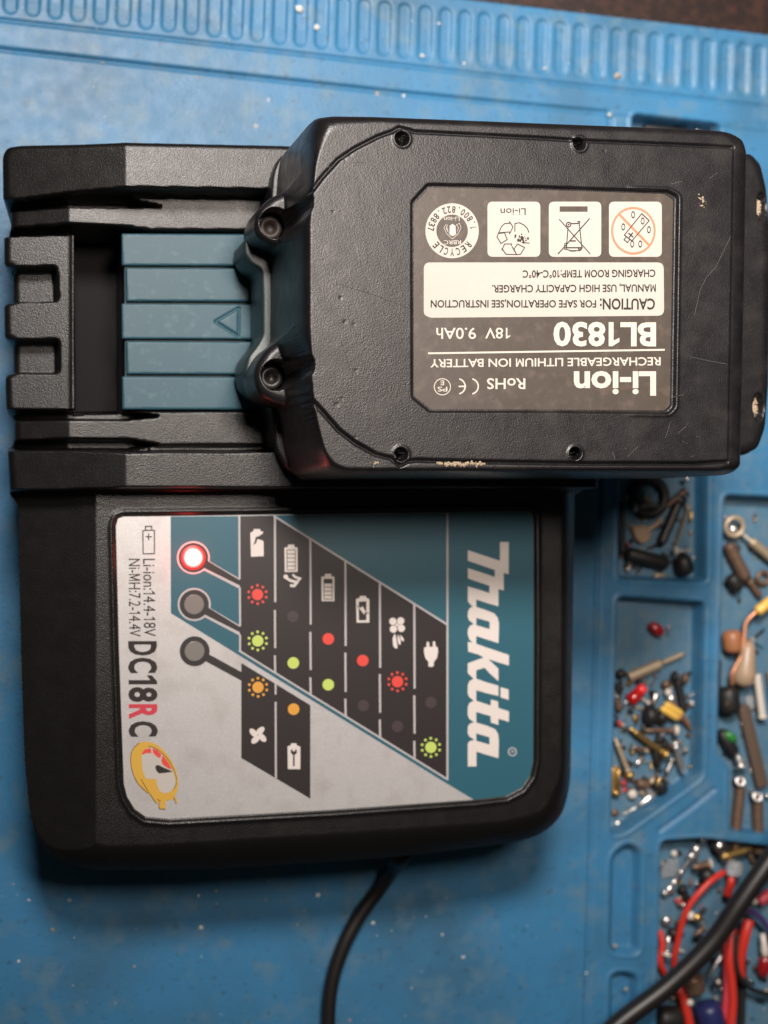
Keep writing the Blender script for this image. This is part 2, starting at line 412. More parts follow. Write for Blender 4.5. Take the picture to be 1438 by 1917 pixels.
NOTCH = [rounded(W([(-20, 504, 42), (104, 502, 43), (108, 564, 43), (-20, 566, 42)]), 1.0, 3), rounded(W([(-20, 640, 42), (108, 638, 43), (110, 698, 43), (-20, 698, 42)]), 1.0, 3)]
GV = [(W([(-10, 424, 46), (130, 421, 47), (230, 424, 48), (292, 433, 48), (230, 436, 46), (-10, 437, 46)]), 9),
      (W([(-10, 768, 46), (230, 768, 47), (295, 779, 48), (230, 786, 46), (-10, 784, 46)]), 9),
      (W([(-10, 826, 46), (130, 823, 47), (240, 823, 48), (295, 832, 48), (240, 842, 46), (-10, 842, 46)]), 8),
      (W([(280, 834, 48), (1100, 831, 48), (1100, 843, 48), (280, 845, 48)]), 2.5),
      (W([(-10, 381, 46), (130, 372, 47), (240, 374, 48), (300, 386, 48), (-10, 389, 46)]), 7)]
LABP = W([(217, 985), (221, 971), (231, 967), (320, 966), (700, 961), (988, 957), (996, 960), (999, 972), (1000, 1200), (999, 1425), (993, 1453), (977, 1476), (948, 1491), (887, 1498),
          (620, 1517), (317, 1534), (273, 1530), (252, 1515), (238, 1492), (232, 1468), (223, 1220)], HI)
def charger_z(P, d):
    rail = sm(P[:, 1] - at(600, 921, 52)[1], .6)
    dT, _ = sdf(P, TOP); dT = np.maximum(-dT, 0)
    t = d / (d + dT + 1e-6)
    body = HI - (HI - LO) * (1 - np.clip(t, 0, 1)) ** 1.5
    body = np.minimum(body, HI - 7.0 * np.clip((X178 - P[:, 0]) / (X178 - X40), 0, 1.1))
    dl, _ = sdf(P, LABP)
    body -= .55 * sm(dl + .5, .5); body += .35 * np.exp(-((dl + 1.2) / .55) ** 2)
    D1 = 10.5 * np.clip((X235 - P[:, 0]) / (X235 - X5), 0, 1.1)
    D2 = 5.5 * np.clip((X130 - P[:, 0]) / (X130 - X15), 0, 1.2)
    z = np.full(len(P), HI)
    for poly, zz, wd in ((STEP, 48 - D2, .8), (R1, 58 - D1, .8), (R2, 58 - D1, .8), (POCKET, 44.0, .7), (DEEP, 20.0, .7)):
        k = sm(sdf(P, poly)[0], wd); z = z * (1 - k) + zz * k
    db = sdf(P, BLOCK)[0]; k = sm(db, .7); xb = at(143, 600, 45)[0]
    z = z * (1 - k) + (45.5 - .12 * (xb - P[:, 0]) + .35 * np.exp(-((P[:, 0] - xb + .9) / .5) ** 2)) * k
    for nc in NOTCH: k = sm(sdf(P, nc)[0], .9); z = z - k * 7
    for g, dep in GV: k = sm(sdf(P, g)[0], .8); z = z - k * dep
    z = z - np.where(d < 1.6, 1.6 - np.sqrt(np.maximum(1.6 ** 2 - (1.6 - d) ** 2, 0)), 0)
    return body * (1 - rail) + z * rail
hf('housing', OUT, charger_z, 1.0, .33, 'charger_plastic', chg, taper=.06)

v, f = prism(W([(137, 434, 30), (238, 436, 30), (238, 768, 30), (139, 769, 30)]), 12, 24, .3); mesh('slot_shade', v, f, 'shade_black', chg)  # added dull black floor, puts the recess's deep shade into the material
# teal slide plate: base and five ribs
RIBS = [((228, 437), (236, 496.5), 0), ((236, 501), (236, 563.5), 0), ((228, 568), (229, 634), 0), ((237, 638.5), (237, 700), 0), ((229, 704.5), (230, 766), 0)]
v, f = prism(W([(232, 440), (900, 442), (900, 764), (234, 762)], 45.2), 43.5, 45.2, .2); mesh('slide_base', v, f, 'teal_groove', chg, smooth=False)
TRI = W([(403, 602), (448, 576), (447, 630), (403, 602)], 47)
for i, ((xa, ya), (xb, yb), _) in enumerate(RIBS):
    pl = rounded(W([(xa, ya), (720, ya + 3), (720, yb + 1), (xa + 1, yb)], 47.0), .35, 3)
    def rz(P, d, i=i):
        z = np.full(len(P), 47.0) - np.where(d < .3, .3 - np.sqrt(np.maximum(.09 - (.3 - d) ** 2, 0)), 0)
        if i == 2: z -= .55 * np.exp(-(pdist(P, TRI) / .22) ** 2) - .25 * sm(sdf(P, TRI[:3])[0] - .3, .3)
        return z
    hf('rib', pl, rz, 44.5, .25 if i == 2 else .3, 'teal_plastic', chg)

# ------------------------------------------------------------------ flat print
FONT = {}
def raw_text(s, bold):
    if (s, bold) in FONT: return FONT[(s, bold)]
    cu = bpy.data.curves.new('tmp', 'FONT'); cu.body = s; cu.size = 1; cu.offset = bold; cu.resolution_u = 3
    o = bpy.data.objects.new('tmp', cu); S.collection.objects.link(o)
    dg = bpy.context.evaluated_depsgraph_get(); me = o.evaluated_get(dg).to_mesh()
    V = np.array([v.co[:2] for v in me.vertices]) if len(me.vertices) else np.zeros((0, 2)); Fs = [list(p.vertices) for p in me.polygons]
    o.evaluated_get(dg).to_mesh_clear(); bpy.data.objects.remove(o); bpy.data.curves.remove(cu)
    FONT[(s, bold)] = (V, Fs); return V, Fs
_h = raw_text('H', 0)[0]; CAP = _h[:, 1].max() - _h[:, 1].min()
_w = lambda s: np.ptp(raw_text(s, 0)[0][:, 0])
WHH = _w('HH')
def glyphs(s, bold=0.0):
    """lettering set letter by letter; the figure 1 and the M are drawn here"""
    V = []; Fs = []; x = 0.0
    for ch in s:
        if ch == ' ': x += .26; continue
        st = .078 + 2 * bold; C_ = CAP + bold
        if ch == '1':
            P = [(0.12 + .10, -bold), (.22 + st, -bold), (.22 + st, C_), (.22 + st * .25, C_), (.05, C_ * .80), (.05, C_ * .80 - st * .85), (.22, C_ * .80 - st * .25)]
            P[0] = (.22, -bold); adv = .22 + .078 + .16
        elif ch == 'M':
            w_ = .66; P = [(.08 - bold, -bold), (.08 - bold + st, -bold), (.08 - bold + st, C_ * .68), (w_ / 2 + .04, -bold + C_ * .02), (w_ + bold - st, C_ * .68), (w_ + bold - st, -bold), (w_ + bold, -bold), (w_ + bold, C_), (w_ + bold - st * 1.25, C_), (w_ / 2 + .04, C_ * .34), (.08 - bold + st * 1.25, C_), (.08 - bold, C_)]; adv = w_ + .08
        else:
            v, f = raw_text(ch, bold); v0 = raw_text('H' + ch, 0)[0][:, 0].min(); adv = _w('H' + ch + 'H') - WHH
            n = len(V); V += [(p[0] + x, p[1]) for p in v]; Fs += [[i + n for i in q] for q in f]; x += adv; continue
        n = len(V); V += [(p[0] + x, p[1]) for p in P]; Fs += [[i + n for i in t] for t in tessellate_polygon([[Vector((*p, 0)) for p in P]])]; x += adv
    return np.array(V), Fs
class Print:
    def __init__(s, z): s.z = z; s.V = []; s.F = []; s.M = []; s.mats = []; s.n = 0
    def mi(s, m):
        if m not in s.mats: s.mats.append(m)
        return s.mats.index(m)
    def raw(s, P, Fs, m, layer):
        n = len(s.V); w3 = at(np.array(P)[:, 0], np.array(P)[:, 1], s.z); s.n += 1; w3[:, 2] = s.z + layer * .03 + (s.n % 450) * .00006
        s.V += [tuple(p) for p in w3]
        for q in Fs:
            a = w3[q[0]]; nz = 0
            for k in range(1, len(q) - 1):
                b, c = w3[q[k]], w3[q[k + 1]]; nz += (b[0] - a[0]) * (c[1] - a[1]) - (b[1] - a[1]) * (c[0] - a[0])
            q = list(q) if nz >= 0 else list(q)[::-1]
            s.F.append([i + n for i in q]); s.M.append(s.mi(m))
    def poly(s, pts, m, layer=1, holes=()):
        loops = [[Vector((p[0], p[1], 0)) for p in l] for l in [pts, *holes]]
        P = [(v.x, v.y) for l in loops for v in l]
        s.raw(P, [list(t) for t in tessellate_polygon(loops)], m, layer)
    def line(s, pts, w, m, layer=2, closed=False):
        if w < 2 and m == 'print_ink': w = w * 1.35
        pts = [np.array(p, float) for p in pts]
        if closed: pts = pts + [pts[0]]
        for a, b in zip(pts[:-1], pts[1:]):
            d = b - a; L = np.linalg.norm(d)
            if L < 1e-6: continue
            d /= L; n = np.array([-d[1], d[0]]) * w / 2; e = d * w * .3
            s.raw([a - n - e, b - n + e, b + n + e, a + n - e], [[0, 1, 2, 3]], m, layer)
    def disk(s, c, r, m, layer=2, n=28, ry=None, rot=0):
        ry = ry or r; ca, sa = math.cos(rot), math.sin(rot)
        P = [(c[0] + r * math.cos(t) * ca - ry * math.sin(t) * sa, c[1] + r * math.cos(t) * sa + ry * math.sin(t) * ca) for t in np.linspace(0, 2 * math.pi, n, endpoint=False)]
        s.raw(P, [list(range(n))], m, layer)
    def ring(s, c, r0, r1, m, layer=2, n=40, a0=0, a1=2 * math.pi, asp=1.0, rot=0):
        P = []; ca, sa = math.cos(rot), math.sin(rot)
        for t in np.linspace(a0, a1, n + 1):
            for r in (r0, r1):
                u, v = r * math.cos(t), r * math.sin(t) * asp; P.append((c[0] + u * ca - v * sa, c[1] + u * sa + v * ca))
        s.raw(P, [[2 * i, 2 * i + 1, 2 * i + 3, 2 * i + 2] for i in range(n)], m, layer)
    def text(s, st, a, b, up, h, m, layer=3, bold=0.0, shear=0.0):
        V, Fs = glyphs(st, bold)
        if not len(V): return
        x0, x1 = V[:, 0].min(), V[:, 0].max(); u = (V[:, 0] - x0) / (x1 - x0); v = V[:, 1] / CAP
        a = np.array(a, float); b = np.array(b, float); up = np.array(up, float); d = (b - a) / np.linalg.norm(b - a)
        P = a + u[:, None] * (b - a) + v[:, None] * up * h + (v * h * shear)[:, None] * d
        s.raw(P, Fs, m, layer)
    def build(s, name, parent):
        return mesh(name, s.V, s.F, s.mats, parent, midx=s.M, smooth=False)
def zt(pts, off, k): return [(off[0] + p[0] * k, off[1] + p[1] * k) for p in pts]

# ---- the charger's status label
LZ = HI - .38
v, f = prism(LABP, HI - .9, LZ, .08, 1); mesh('label_sheet', v, f, 'label_silver', chg, smooth=False)
p = Print(LZ)
diag = lambda x: 1148 + (x - 320) * .6172
TEAL = [(319.5, 967), (448, 966), (513, 965), (837, 960.5), (986, 958.5), (995, 962), (998, 973), (999, 1200), (998, 1425), (992, 1452), (976, 1475), (947, 1490), (887, 1497), (837, diag(837)), (320, 1148)]
p.poly(TEAL, 'print_teal', 1)
bd = lambda x: 1219 + (x - 451) * .618
p.poly([(449, 966.5), (513, 965.5), (837, 1170), (837, bd(837)), (449, bd(449))], 'print_black', 2)
p.line([(448, bd(448) + 1), (838, bd(838) + 1)], 3.4, 'print_line', 3)
p.line([(513, 966), (837, 1169)], 3.6, 'print_line', 3)
p.line([(837.5, 961), (837.5, bd(837))], 3.6, 'print_line', 4)
p.line([(448, 967), (448.5, 1083)], 3.6, 'print_line', 3)
p.line([(449, 1101), (449.5, 1171)], 3.6, 'print_line', 3)
p.line([(449.5, 1189), (449.5, 1219)], 3.6, 'print_line', 3)
for x, segs in ((514.6, [(967, 1126), (1143, 1212), (1228, bd(515))]), (581, [(1009, 1168), (1184, 1253), (1269, bd(581))]),
                (646.5, [(1050, 1208), (1223, 1294), (1309, bd(646))]), (711, [(1091, 1249), (1263, 1333), (1348, bd(711))]), (775.5, [(1132, 1288), (1303, 1372), (1388, bd(775))])):
    for a, b in segs: p.line([(x, a), (x + .6, b)], 3.8, 'print_line', 3)
p.poly([(451.8, 1241), (581, 1320), (581, 1495), (451.8, 1419)], 'print_black', 2)
p.line([(516, 1281), (516, 1299)], 3.6, 'print_line', 3); p.line([(516, 1315), (516.5, 1456)], 3.6, 'print_line', 3)
# lamp surrounds and their leader bars
for k, (cx, cy) in enumerate(((362, 1044), (363.6, 1131.5))):
    p.ring((cx, cy), 26, 31, 'print_line', 3); 
    dy = cy - 1044
    p.poly([(cx + 22, 1046 + dy), (449, 1083.5 + dy), (449, 1102.5 + dy), (cx + 18, 1067 + dy)], 'print_line', 3)
    p.poly([(cx + 20, 1046 + dy), (453, 1088.5 + dy), (453, 1098 + dy), (cx + 16, 1061 + dy)], 'print_black', 4)
    p.disk((cx, cy), 27.5, 'print_black', 5)
p.poly([(386, 1222), (452, 1258), (452, 1274), (382, 1236)], 'print_black', 4); p.disk((364.5, 1219), 28, 'print_black', 5)
def sun(c, m):
    p.disk(c, 10.6, m, 4)
    for i in range(10):
        t = i * 2 * math.pi / 10 + .3; p.disk((c[0] + 17 * math.cos(t), c[1] + 17 * math.sin(t)), 2.7, m, 4, 8)
sun((482, 1113), 'print_red'); sun((482.5, 1199.7), 'print_green'); sun((744, 1276), 'print_red'); sun((806.5, 1399), 'print_green'); sun((483, 1286.6), 'print_orange')
for c, m in (((548, 1154), 'print_dim'), ((549, 1241), 'print_green'), ((614.5, 1196), 'print_red'), ((614.5, 1281.7), 'print_green'), ((679, 1236.5), 'print_red'),
             ((680, 1321), 'print_dim'), ((744, 1360), 'print_dim'), ((806.5, 1315), 'print_dim'), ((549.6, 1327.5), 'print_orange')): p.disk(c, 10.8, m, 4)
K4 = 190 / 1438; O4 = (450, 960)
p.poly(zt([(140, 285), (178, 262), (192, 230), (280, 230), (288, 262), (326, 265), (318, 292), (262, 330), (215, 345), (205, 400), (180, 462), (225, 425), (240, 372), (300, 385), (328, 405), (330, 615), (150, 622)], O4, K4), 'print_white', 5)
def cell(x0, y0, x1, y1, lv, off, k, full):
    g = (x1 - x0)
    p.poly(zt([(x0, y0 + 12), (x0 + 12, y0), (x0 + .26 * g, y0), (x0 + .28 * g, y0 - 38), (x1 - .25 * g, y0 - 38), (x1 - .22 * g, y0), (x1 - 10, y0), (x1, y0 + 12), (x1, y1), (x0 + 6, y1)], off, k), 'print_white', 5,
           holes=())
    ix0, ix1 = x0 + .21 * g, x1 - .18 * g; iy0, iy1 = y0 + 38, y1 - 28; n = 5
    ys = np.linspace(iy0, iy1, n + 1)
    for y in ys: p.line(zt([(ix0, y), (ix1, y)], off, k), .9, 'print_ink', 6)
    for x in (ix0, ix1): p.line(zt([(x, iy0), (x, iy1)], off, k), .9, 'print_ink', 6)
    if not full: p.poly(zt([(ix0, iy0), (ix1, iy0), (ix1, ys[1]), (ix0, ys[1])], off, k), 'print_black', 7)
cell(622, 488, 810, 838, 5, O4, K4, True); cell(1145, 902, 1332, 1252, 4, O4, K4, False)
p.line(zt([(640, 915), (700, 955), (800, 985)], O4, K4), 5.0, 'print_white', 5); p.line(zt([(805, 985), (760, 1035), (715, 1030)], O4, K4), 5.0, 'print_white', 5); p.disk(zt([(642, 905)], O4, K4)[0], 4.2, 'print_white', 5)
p.line(zt([(745, 880), (785, 915), (850, 930)], O4, K4), 4.2, 'print_white', 5); p.line(zt([(850, 930), (810, 968)], O4, K4), 4.0, 'print_white', 5)
K7 = 180 / 1438; O7 = (660, 1100)
p.poly(zt([(50, 180), (65, 162), (100, 158), (108, 125), (198, 125), (206, 158), (240, 165), (250, 180), (250, 522), (60, 525)], O7, K7), 'print_white', 5)
p.poly(zt([(92, 210), (205, 205), (205, 488), (92, 488)], O7, K7), 'print_black', 6)
p.poly(zt([(60, 262), (140, 300), (148, 268), (182, 335), (250, 385), (170, 400), (150, 405), (100, 340)], O7, K7), 'print_black', 7)
p.poly(zt([(66, 272), (125, 305), (146, 272), (180, 340), (245, 392), (185, 362), (170, 405), (130, 350)], O7, K7), 'print_white', 8)
for c in ((602, 505), (718, 498), (610, 620), (728, 608)): p.disk(zt([c], O7, K7)[0], 6.9, 'print_white', 5, 16)
p.poly(zt([(640, 540), (690, 530), (690, 580), (645, 580)], O7, K7), 'print_white', 5)
p.poly(zt([(625, 690), (640, 700), (665, 840), (675, 905), (635, 908), (605, 870), (598, 760)], O7, K7), 'print_white', 5)
p.poly(zt([(675, 700), (700, 750), (722, 810), (715, 858), (690, 845), (668, 780)], O7, K7), 'print_white', 5)
p.poly(zt([(706, 700), (755, 750), (770, 790), (755, 805), (720, 780)], O7, K7), 'print_white', 5)
p.poly(zt([(1070, 895), (1105, 885), (1105, 820), (1125, 808), (1145, 820), (1148, 885), (1198, 885), (1200, 810), (1218, 800), (1236, 812), (1240, 880), (1272, 890), (1278, 960), (1262, 1050), (1215, 1110), (1212, 1170), (1190, 1185), (1135, 1182), (1132, 1110), (1085, 1050), (1066, 960)], O7, K7), 'print_white', 5)
K2 = 420 / 1438; O2 = (200, 1220)
for i in range(4):
    t = .5 + i * math.pi / 2; c = zt([(968, 535)], O2, K2)[0]
    p.disk((c[0] + 9.5 * math.cos(t), c[1] + 9.5 * math.sin(t)), 9.5, 'print_white', 5, 14, ry=5.6, rot=t + .35)
p.poly(zt([(1158, 605), (1178, 600), (1180, 587), (1215, 587), (1218, 600), (1240, 608), (1240, 752), (1160, 752)], O2, K2), 'print_white', 5)
p.disk(zt([(1198, 640)], O2, K2)[0], 6, 'print_ink', 6, 14); p.disk(zt([(1198, 628)], O2, K2)[0], 3, 'print_white', 7, 10); p.line(zt([(1198, 645), (1198, 730)], O2, K2), 3.0, 'print_ink', 6)
# left lettering, reads downwards
UPR = (1, .0)
p.text('Li-ion:14.4-18V', (268, 1046), (269.5, 1191), UPR, 22, 'print_ink', 3, 0.0)
p.text('Ni-MH:7.2-14.4V', (240.8, 1046), (242, 1191.5), UPR, 21.5, 'print_ink', 3, 0.0)
for ch, a, b, m in (('D', 1200, 1227, 'print_ink'), ('C', 1231, 1260, 'print_ink'), ('1', 1264, 1281, 'print_ink'), ('8', 1286, 1314, 'print_ink'), ('R', 1318, 1346, 'print_crimson'), ('C', 1350, 1379, 'print_ink')):
    p.text(ch, (242.6 + (a - 1200) * .008, a), (242.6 + (b - 1200) * .008, b), UPR, 48.5, m, 3, .035)
K8 = 100 / 446; O8 = (220, 970)
p.line(zt([(212, 104), (235, 102), (235, 68), (285, 68), (285, 100), (308, 102), (308, 296), (214, 298)], O8, K8), 1.5, 'print_ink', 3, closed=True)
p.line(zt([(237, 102), (283, 101)], O8, K8), 1.3, 'print_ink', 3); p.line(zt([(238, 155), (285, 155)], O8, K8), 1.5, 'print_ink', 3); p.line(zt([(260, 130), (260, 180)], O8, K8), 1.5, 'print_ink', 3)
# gauge emblem
KG = 130 / 1438; OG = (220, 1370)
G = lambda pts: zt(pts, OG, KG)
p.poly(G([(270, 560), (285, 430), (350, 310), (450, 225), (560, 200), (700, 215), (820, 265), (930, 350), (1040, 480), (1140, 640), (1210, 790), (1250, 950), (1262, 1080), (1245, 1220), (1180, 1330), (1250, 1440), (1215, 1490), (1170, 1400), (1120, 1395), (990, 1440), (1000, 1600), (870, 1605), (850, 1440), (800, 1480), (640, 1270), (560, 1220), (430, 1080), (340, 920), (285, 740)]), 'print_yellow', 3)
p.poly(G([(500, 560), (510, 430), (600, 340), (720, 320), (850, 390), (960, 500), (1080, 680), (1160, 830), (1200, 980), (1205, 1080), (1160, 1190), (1050, 1260), (950, 1270), (860, 1210), (820, 1090), (800, 980), (580, 965), (520, 800)]), 'print_grey', 4)
p.poly(G([(500, 450), (560, 365), (680, 330), (710, 440), (600, 440), (520, 470)]), 'print_red', 5)
p.poly(G([(720, 335), (820, 375), (910, 460), (880, 545), (810, 510), (740, 440)]), 'print_red', 5)
p.poly(G([(930, 480), (990, 550), (1060, 650), (1130, 780), (1040, 750), (940, 680), (905, 600)]), 'print_red', 5)
p.poly(G([(780, 720), (810, 685), (860, 690), (960, 740), (1150, 822), (1000, 845), (860, 858), (800, 800)]), 'print_ink', 6)
for ln in ([(450, 225), (350, 310), (285, 430), (270, 560), (285, 740), (340, 920), (430, 1080), (620, 1265)], [(490, 980), (640, 1240), (800, 1475)], [(640, 290), (780, 330), (930, 440), (1070, 600), (1170, 790), (1220, 960), (1215, 1080), (1150, 1200)], [(820, 1390), (890, 1430)], [(850, 1450), (865, 1590), (990, 1600)], [(1165, 1355), (1215, 1485)]):
    p.line(G(ln), 1.1, 'gold_line', 7)
# maker's lettering, large, reads downwards
KM = 130 / 1084; M1 = (860, 1000); M2 = (860, 1220)
a = lambda x, y: (M1[0] + x * KM, M1[1] + y * KM); b = lambda x, y: (M2[0] + x * KM, M2[1] + y * KM)
outer = [a(632, 122), a(768, 122), a(768, 622), a(690, 606), a(690, 878), a(608, 856), a(608, 1125), a(430, 1075), a(262, 1020), a(262, 1135), a(400, 1180), a(540, 1235), a(595, 1300), a(615, 1380), a(615, 1500),
         a(608, 1700), a(430, 1645), a(262, 1590), a(262, 1710), a(430, 1770), a(770, 1885), b(772, 52), b(772, 215), b(600, 165), b(450, 115), b(608, 265), b(608, 462), b(480, 345), b(392, 250), b(262, 290), b(262, 420), b(430, 480), b(608, 530), b(608, 690),
         b(430, 650), b(262, 600), b(262, 765), b(400, 810), b(488, 840), b(490, 745), b(600, 775), b(608, 878), b(772, 930), b(772, 1095), b(608, 1045), b(608, 1145), b(490, 1105), b(485, 1005), b(262, 940), b(262, 1105), b(430, 1155), b(560, 1210), b(605, 1290), b(615, 1400),
         b(608, 1660), b(430, 1610), b(265, 1560), b(265, 1790), b(130, 1790), b(130, 1430), b(160, 1395), b(230, 1375), b(150, 1320), b(128, 1270), b(130, 1170), b(160, 1125), b(225, 1100), b(150, 1045), b(128, 990), b(130, 860), b(155, 800), b(220, 765), b(150, 705), b(128, 650), b(130, 520), b(155, 460), b(220, 420), b(150, 355), b(128, 330), b(130, 180),
         b(375, 90), a(300, 1880), a(135, 1832), a(130, 1680), a(200, 1695), a(150, 1635), a(128, 1560), a(132, 1480), a(165, 1430), a(220, 1400), a(150, 1345), a(128, 1290), a(132, 1210), a(160, 1155), a(205, 1130), a(150, 1075), a(130, 1040), a(130, 815), a(300, 865), a(468, 920), a(468, 805), a(130, 690), a(130, 530), a(350, 600), a(552, 668), a(552, 560), a(130, 412), a(130, 248), a(400, 340), a(632, 415)]
p.poly(outer, 'print_white', 4, holes=[[a(262, 1305), a(262, 1420), a(470, 1482), a(470, 1365)], [b(262, 1275), b(262, 1390), b(468, 1450), b(468, 1335)]])
p.poly([b(640, 552), b(765, 590), b(768, 752), b(640, 712)], 'print_white', 4)
rc = b(826, 1562); p.ring(rc, 6.3, 8.4, 'print_line', 4, 24); p.text('R', (rc[0] - 3.2, rc[1] - 2.7), (rc[0] - 3.2, rc[1] + 2.7), UPR, 6.4, 'print_line', 4)
p.build('printed_artwork', chg)

# lamps on the label
def disc(c, r, z0, z1, n=28):
    q = at(c[0], c[1], z1); k = np.linalg.norm(at(c[0] + 1, c[1], z1) - q); R = r * k
    return prism([(q[0] + R * math.cos(t), q[1] + R * math.sin(t)) for t in np.linspace(0, 2 * math.pi, n, endpoint=False)], z0, z1, .12, 2)
for k, c in enumerate(((362, 1044), (363.6, 1131.5), (364.5, 1219))):
    if k == 0:
        v, f = disc(c, 27, LZ, LZ + .14); mesh('spill_halo', v, f, 'led_spill', chg)  # added glowing halo: lamp's red spill on its black surround, not a lamp
        v, f = disc(c, 23.0, LZ, LZ + .20); o = mesh('indicator_light', v, f, 'led_edge', chg, label='lit red indicator lamp')
        v, f = disc(c, 19.5, LZ, LZ + .24); mesh('lit_ring', v, f, 'led_mid', chg, sub=o)
        v, f = disc(c, 16.2, LZ, LZ + .28); mesh('lit_core', v, f, 'led_core', chg, sub=o)
    else:
        v, f = disc(c, 18.8, LZ, LZ + .20); mesh('indicator_light', v, f, 'lens_grey', chg, smooth=False, label='unlit grey indicator lamp')
pl_ = bpy.data.lights.new('indicator_glow', 'POINT'); pl_.energy = .0035; pl_.color = (1, .05, .04); pl_.shadow_soft_size = .0012
po = bpy.data.objects.new('indicator_glow', pl_); S.collection.objects.link(po); po.location = Vector(at(362, 1044, LZ + 2.2)) * MM
# mains lead
v, f = tube([at(748, 1600, 16), at(738, 1622, 10), at(712, 1662, 4.5), at(676, 1710, 3.2), at(647, 1762, 3.2), at(626, 1820, 3.2), at(616, 1880, 3.2), at(616, 1960, 3.2), at(630, 2060, 3.2)], 2.15, 12)
pc = mesh('power_cord', v, f, 'cable_black', chg)
v, f = lathe(at(752, 1590, 18), at(738, 1622, 10.5), [(0, 3.2), (.7, 3.0), (.72, 2.6), (1, 2.5)], 14); mesh('strain_relief', v, f, 'rubber_black', chg, sub=pc)

# ------------------------------------------------------------------ battery
bat = Thing('battery_pack', (40, 30, 58), 'scuffed black slide-on lithium battery with a dark rating label, sitting upside down on the charger', 'battery pack')
BT = 104.0
BOUT = W([(618, 214, 99), (1290, 240, 99), (1362, 245, 99), (1390, 256, 99), (1401, 285, 99), (1396, 560, 99), (1389, 856, 99), (1378, 878, 96), (1340, 891, 90), (900, 895, 74), (585, 897, 66), (552, 887, 66), (537, 850, 66), (522, 768, 66), (512, 763, 66),
          (496, 757, 68), (476, 744, 70), (466, 718, 70), (467, 692, 70), (482, 664, 68), (507, 645, 66), (508, 560, 66), (507, 478, 66), (486, 468, 68), (468, 452, 70), (466, 430, 70), (474, 402, 70), (492, 385, 68), (512, 378, 66), (520.5, 372, 66), (523, 330, 66), (527, 300, 66), (583, 224, 96)])
BOUT = rounded(BOUT, 1.6, 4)
BTOP = rounded(W([(622, 240), (700, 232), (1360, 258), (1372, 275), (1362, 862), (1350, 874), (640, 874), (612, 850), (592, 780), (583, 720), (583, 400), (594, 300)], BT), 3, 5)
MAIN = rounded(W([(618, 214, 99), (1290, 240, 99), (1362, 245, 99), (1390, 256, 99), (1401, 285, 99), (1396, 560, 99), (1389, 856, 99), (1378, 878, 96), (1340, 891, 90), (900, 895, 74), (585, 897, 66), (552, 887, 66), (537, 850, 66), (522, 762, 66),
          (519, 690, 66), (507, 650, 66), (508, 560, 66), (507, 470, 66), (519, 440, 66), (521, 374, 66), (523, 330, 66), (527, 300, 66), (583, 224, 96)]), 1.6, 4)
PARTL = W([(1372, 276), (1295, 272), (1098, 264), (1000, 258), (880, 252), (778, 247), (764, 243), (748, 239), (736, 246), (708, 256), (665, 278), (634, 299), (603, 333), (585, 357), (564, 365), (545, 367), (500, 372)], BT)
PARTB = W([(500, 738), (524, 741), (551, 743), (585, 750), (607, 774), (634, 805), (665, 829), (704, 851), (733, 858), (750, 872), (764, 864), (780, 862), (900, 865), (1100, 868), (1300, 868), (1362, 864)], BT)
PANEL = np.vstack([PARTL, PARTB])
HOLES = [((752, 260), 12.5), ((1084, 270), 11.5), ((750, 851), 12), ((1076, 849), 11)]
HW = [(W([c], BT)[0], r / 8.7) for c, r in HOLES]
BOSS = [(W([(516, 417)], 79)[0], 3.5), (W([(518, 702)], 79)[0], 3.5)]
LREC = rounded(W([(800, 345), (1000, 349), (1250, 358), (1268, 368), (1262, 762), (1250, 774), (1000, 771), (804, 771), (771, 744), (770, 378)], BT), .6, 3)
LSHT = rounded(W([(806, 350), (1000, 354), (1246, 362), (1262, 374), (1256, 758), (1246, 769), (1000, 767), (808, 767), (775, 741), (775, 383)], BT), .5, 3)
def battery_z(P, d):
    dT = np.maximum(-sdf(P, BTOP)[0], 0); dM = sdf(P, MAIN)[0]; t = np.clip(dM / (np.maximum(dM, 0) + dT + 1e-6), 0, 1)
    z = 93 + (BT - 93) * (1 - (1 - t) ** 2.4) ** (1 / 2.4)
    bz = 79 - np.where(d < 2.2, 2.2 - np.sqrt(np.maximum(2.2 ** 2 - (2.2 - d) ** 2, 0)), 0)
    nb_ = np.minimum(*[np.sqrt(((P - c) ** 2).sum(1)) for c, r in BOSS]); k = np.maximum(sm(dM + .45, .8), sm(nb_ - 11, 1.0))
    z = bz * (1 - k) + z * k
    top = sm(z - (BT - 12), 8)
    z += .45 * sm(sdf(P, PANEL)[0], .5) * top - .1
    g = np.minimum(pdist(P, PARTL), pdist(P, PARTB)); z -= 1.1 * np.exp(-(g / .30) ** 2) * sm(z - 80, 8)
    dl = sdf(P, LREC)[0]; z -= .75 * sm(dl, .45); z += .25 * np.exp(-((dl + .5) / .35) ** 2) * sm(P[:, 0] - W([(1180, 500)], BT)[0][0], 4)
    for c, r in HW:
        q = np.sqrt(((P - c) ** 2).sum(1)); z -= 7 * sm(r - q, .4); z += .25 * np.exp(-((q - r - .45) / .3) ** 2)
    for c, r in BOSS:
        q = np.sqrt(((P - c) ** 2).sum(1))
        k = sm(r - q, .4); z = z * (1 - k) + 70.5 * k
    # knocks and small dents
    for (x, y, r, h) in DENTS: z -= h * np.exp(-((P[:, 0] - x) ** 2 + (P[:, 1] - y) ** 2) / (r * r))
    return z
DENTS = []
for _ in range(16):
    px = random.choice([max(random.gauss(645, 22), 614), random.uniform(600, 1340)]); py = random.uniform(270, 850)
    if 765 < px < 1275 and 340 < py < 780: continue
    q = W([(px, py)], BT)[0]; DENTS.append((q[0], q[1], random.uniform(.18, .45), random.uniform(.04, .12)))
hf('shell', BOUT, battery_z, 62.0, .22, 'battery_plastic', bat)
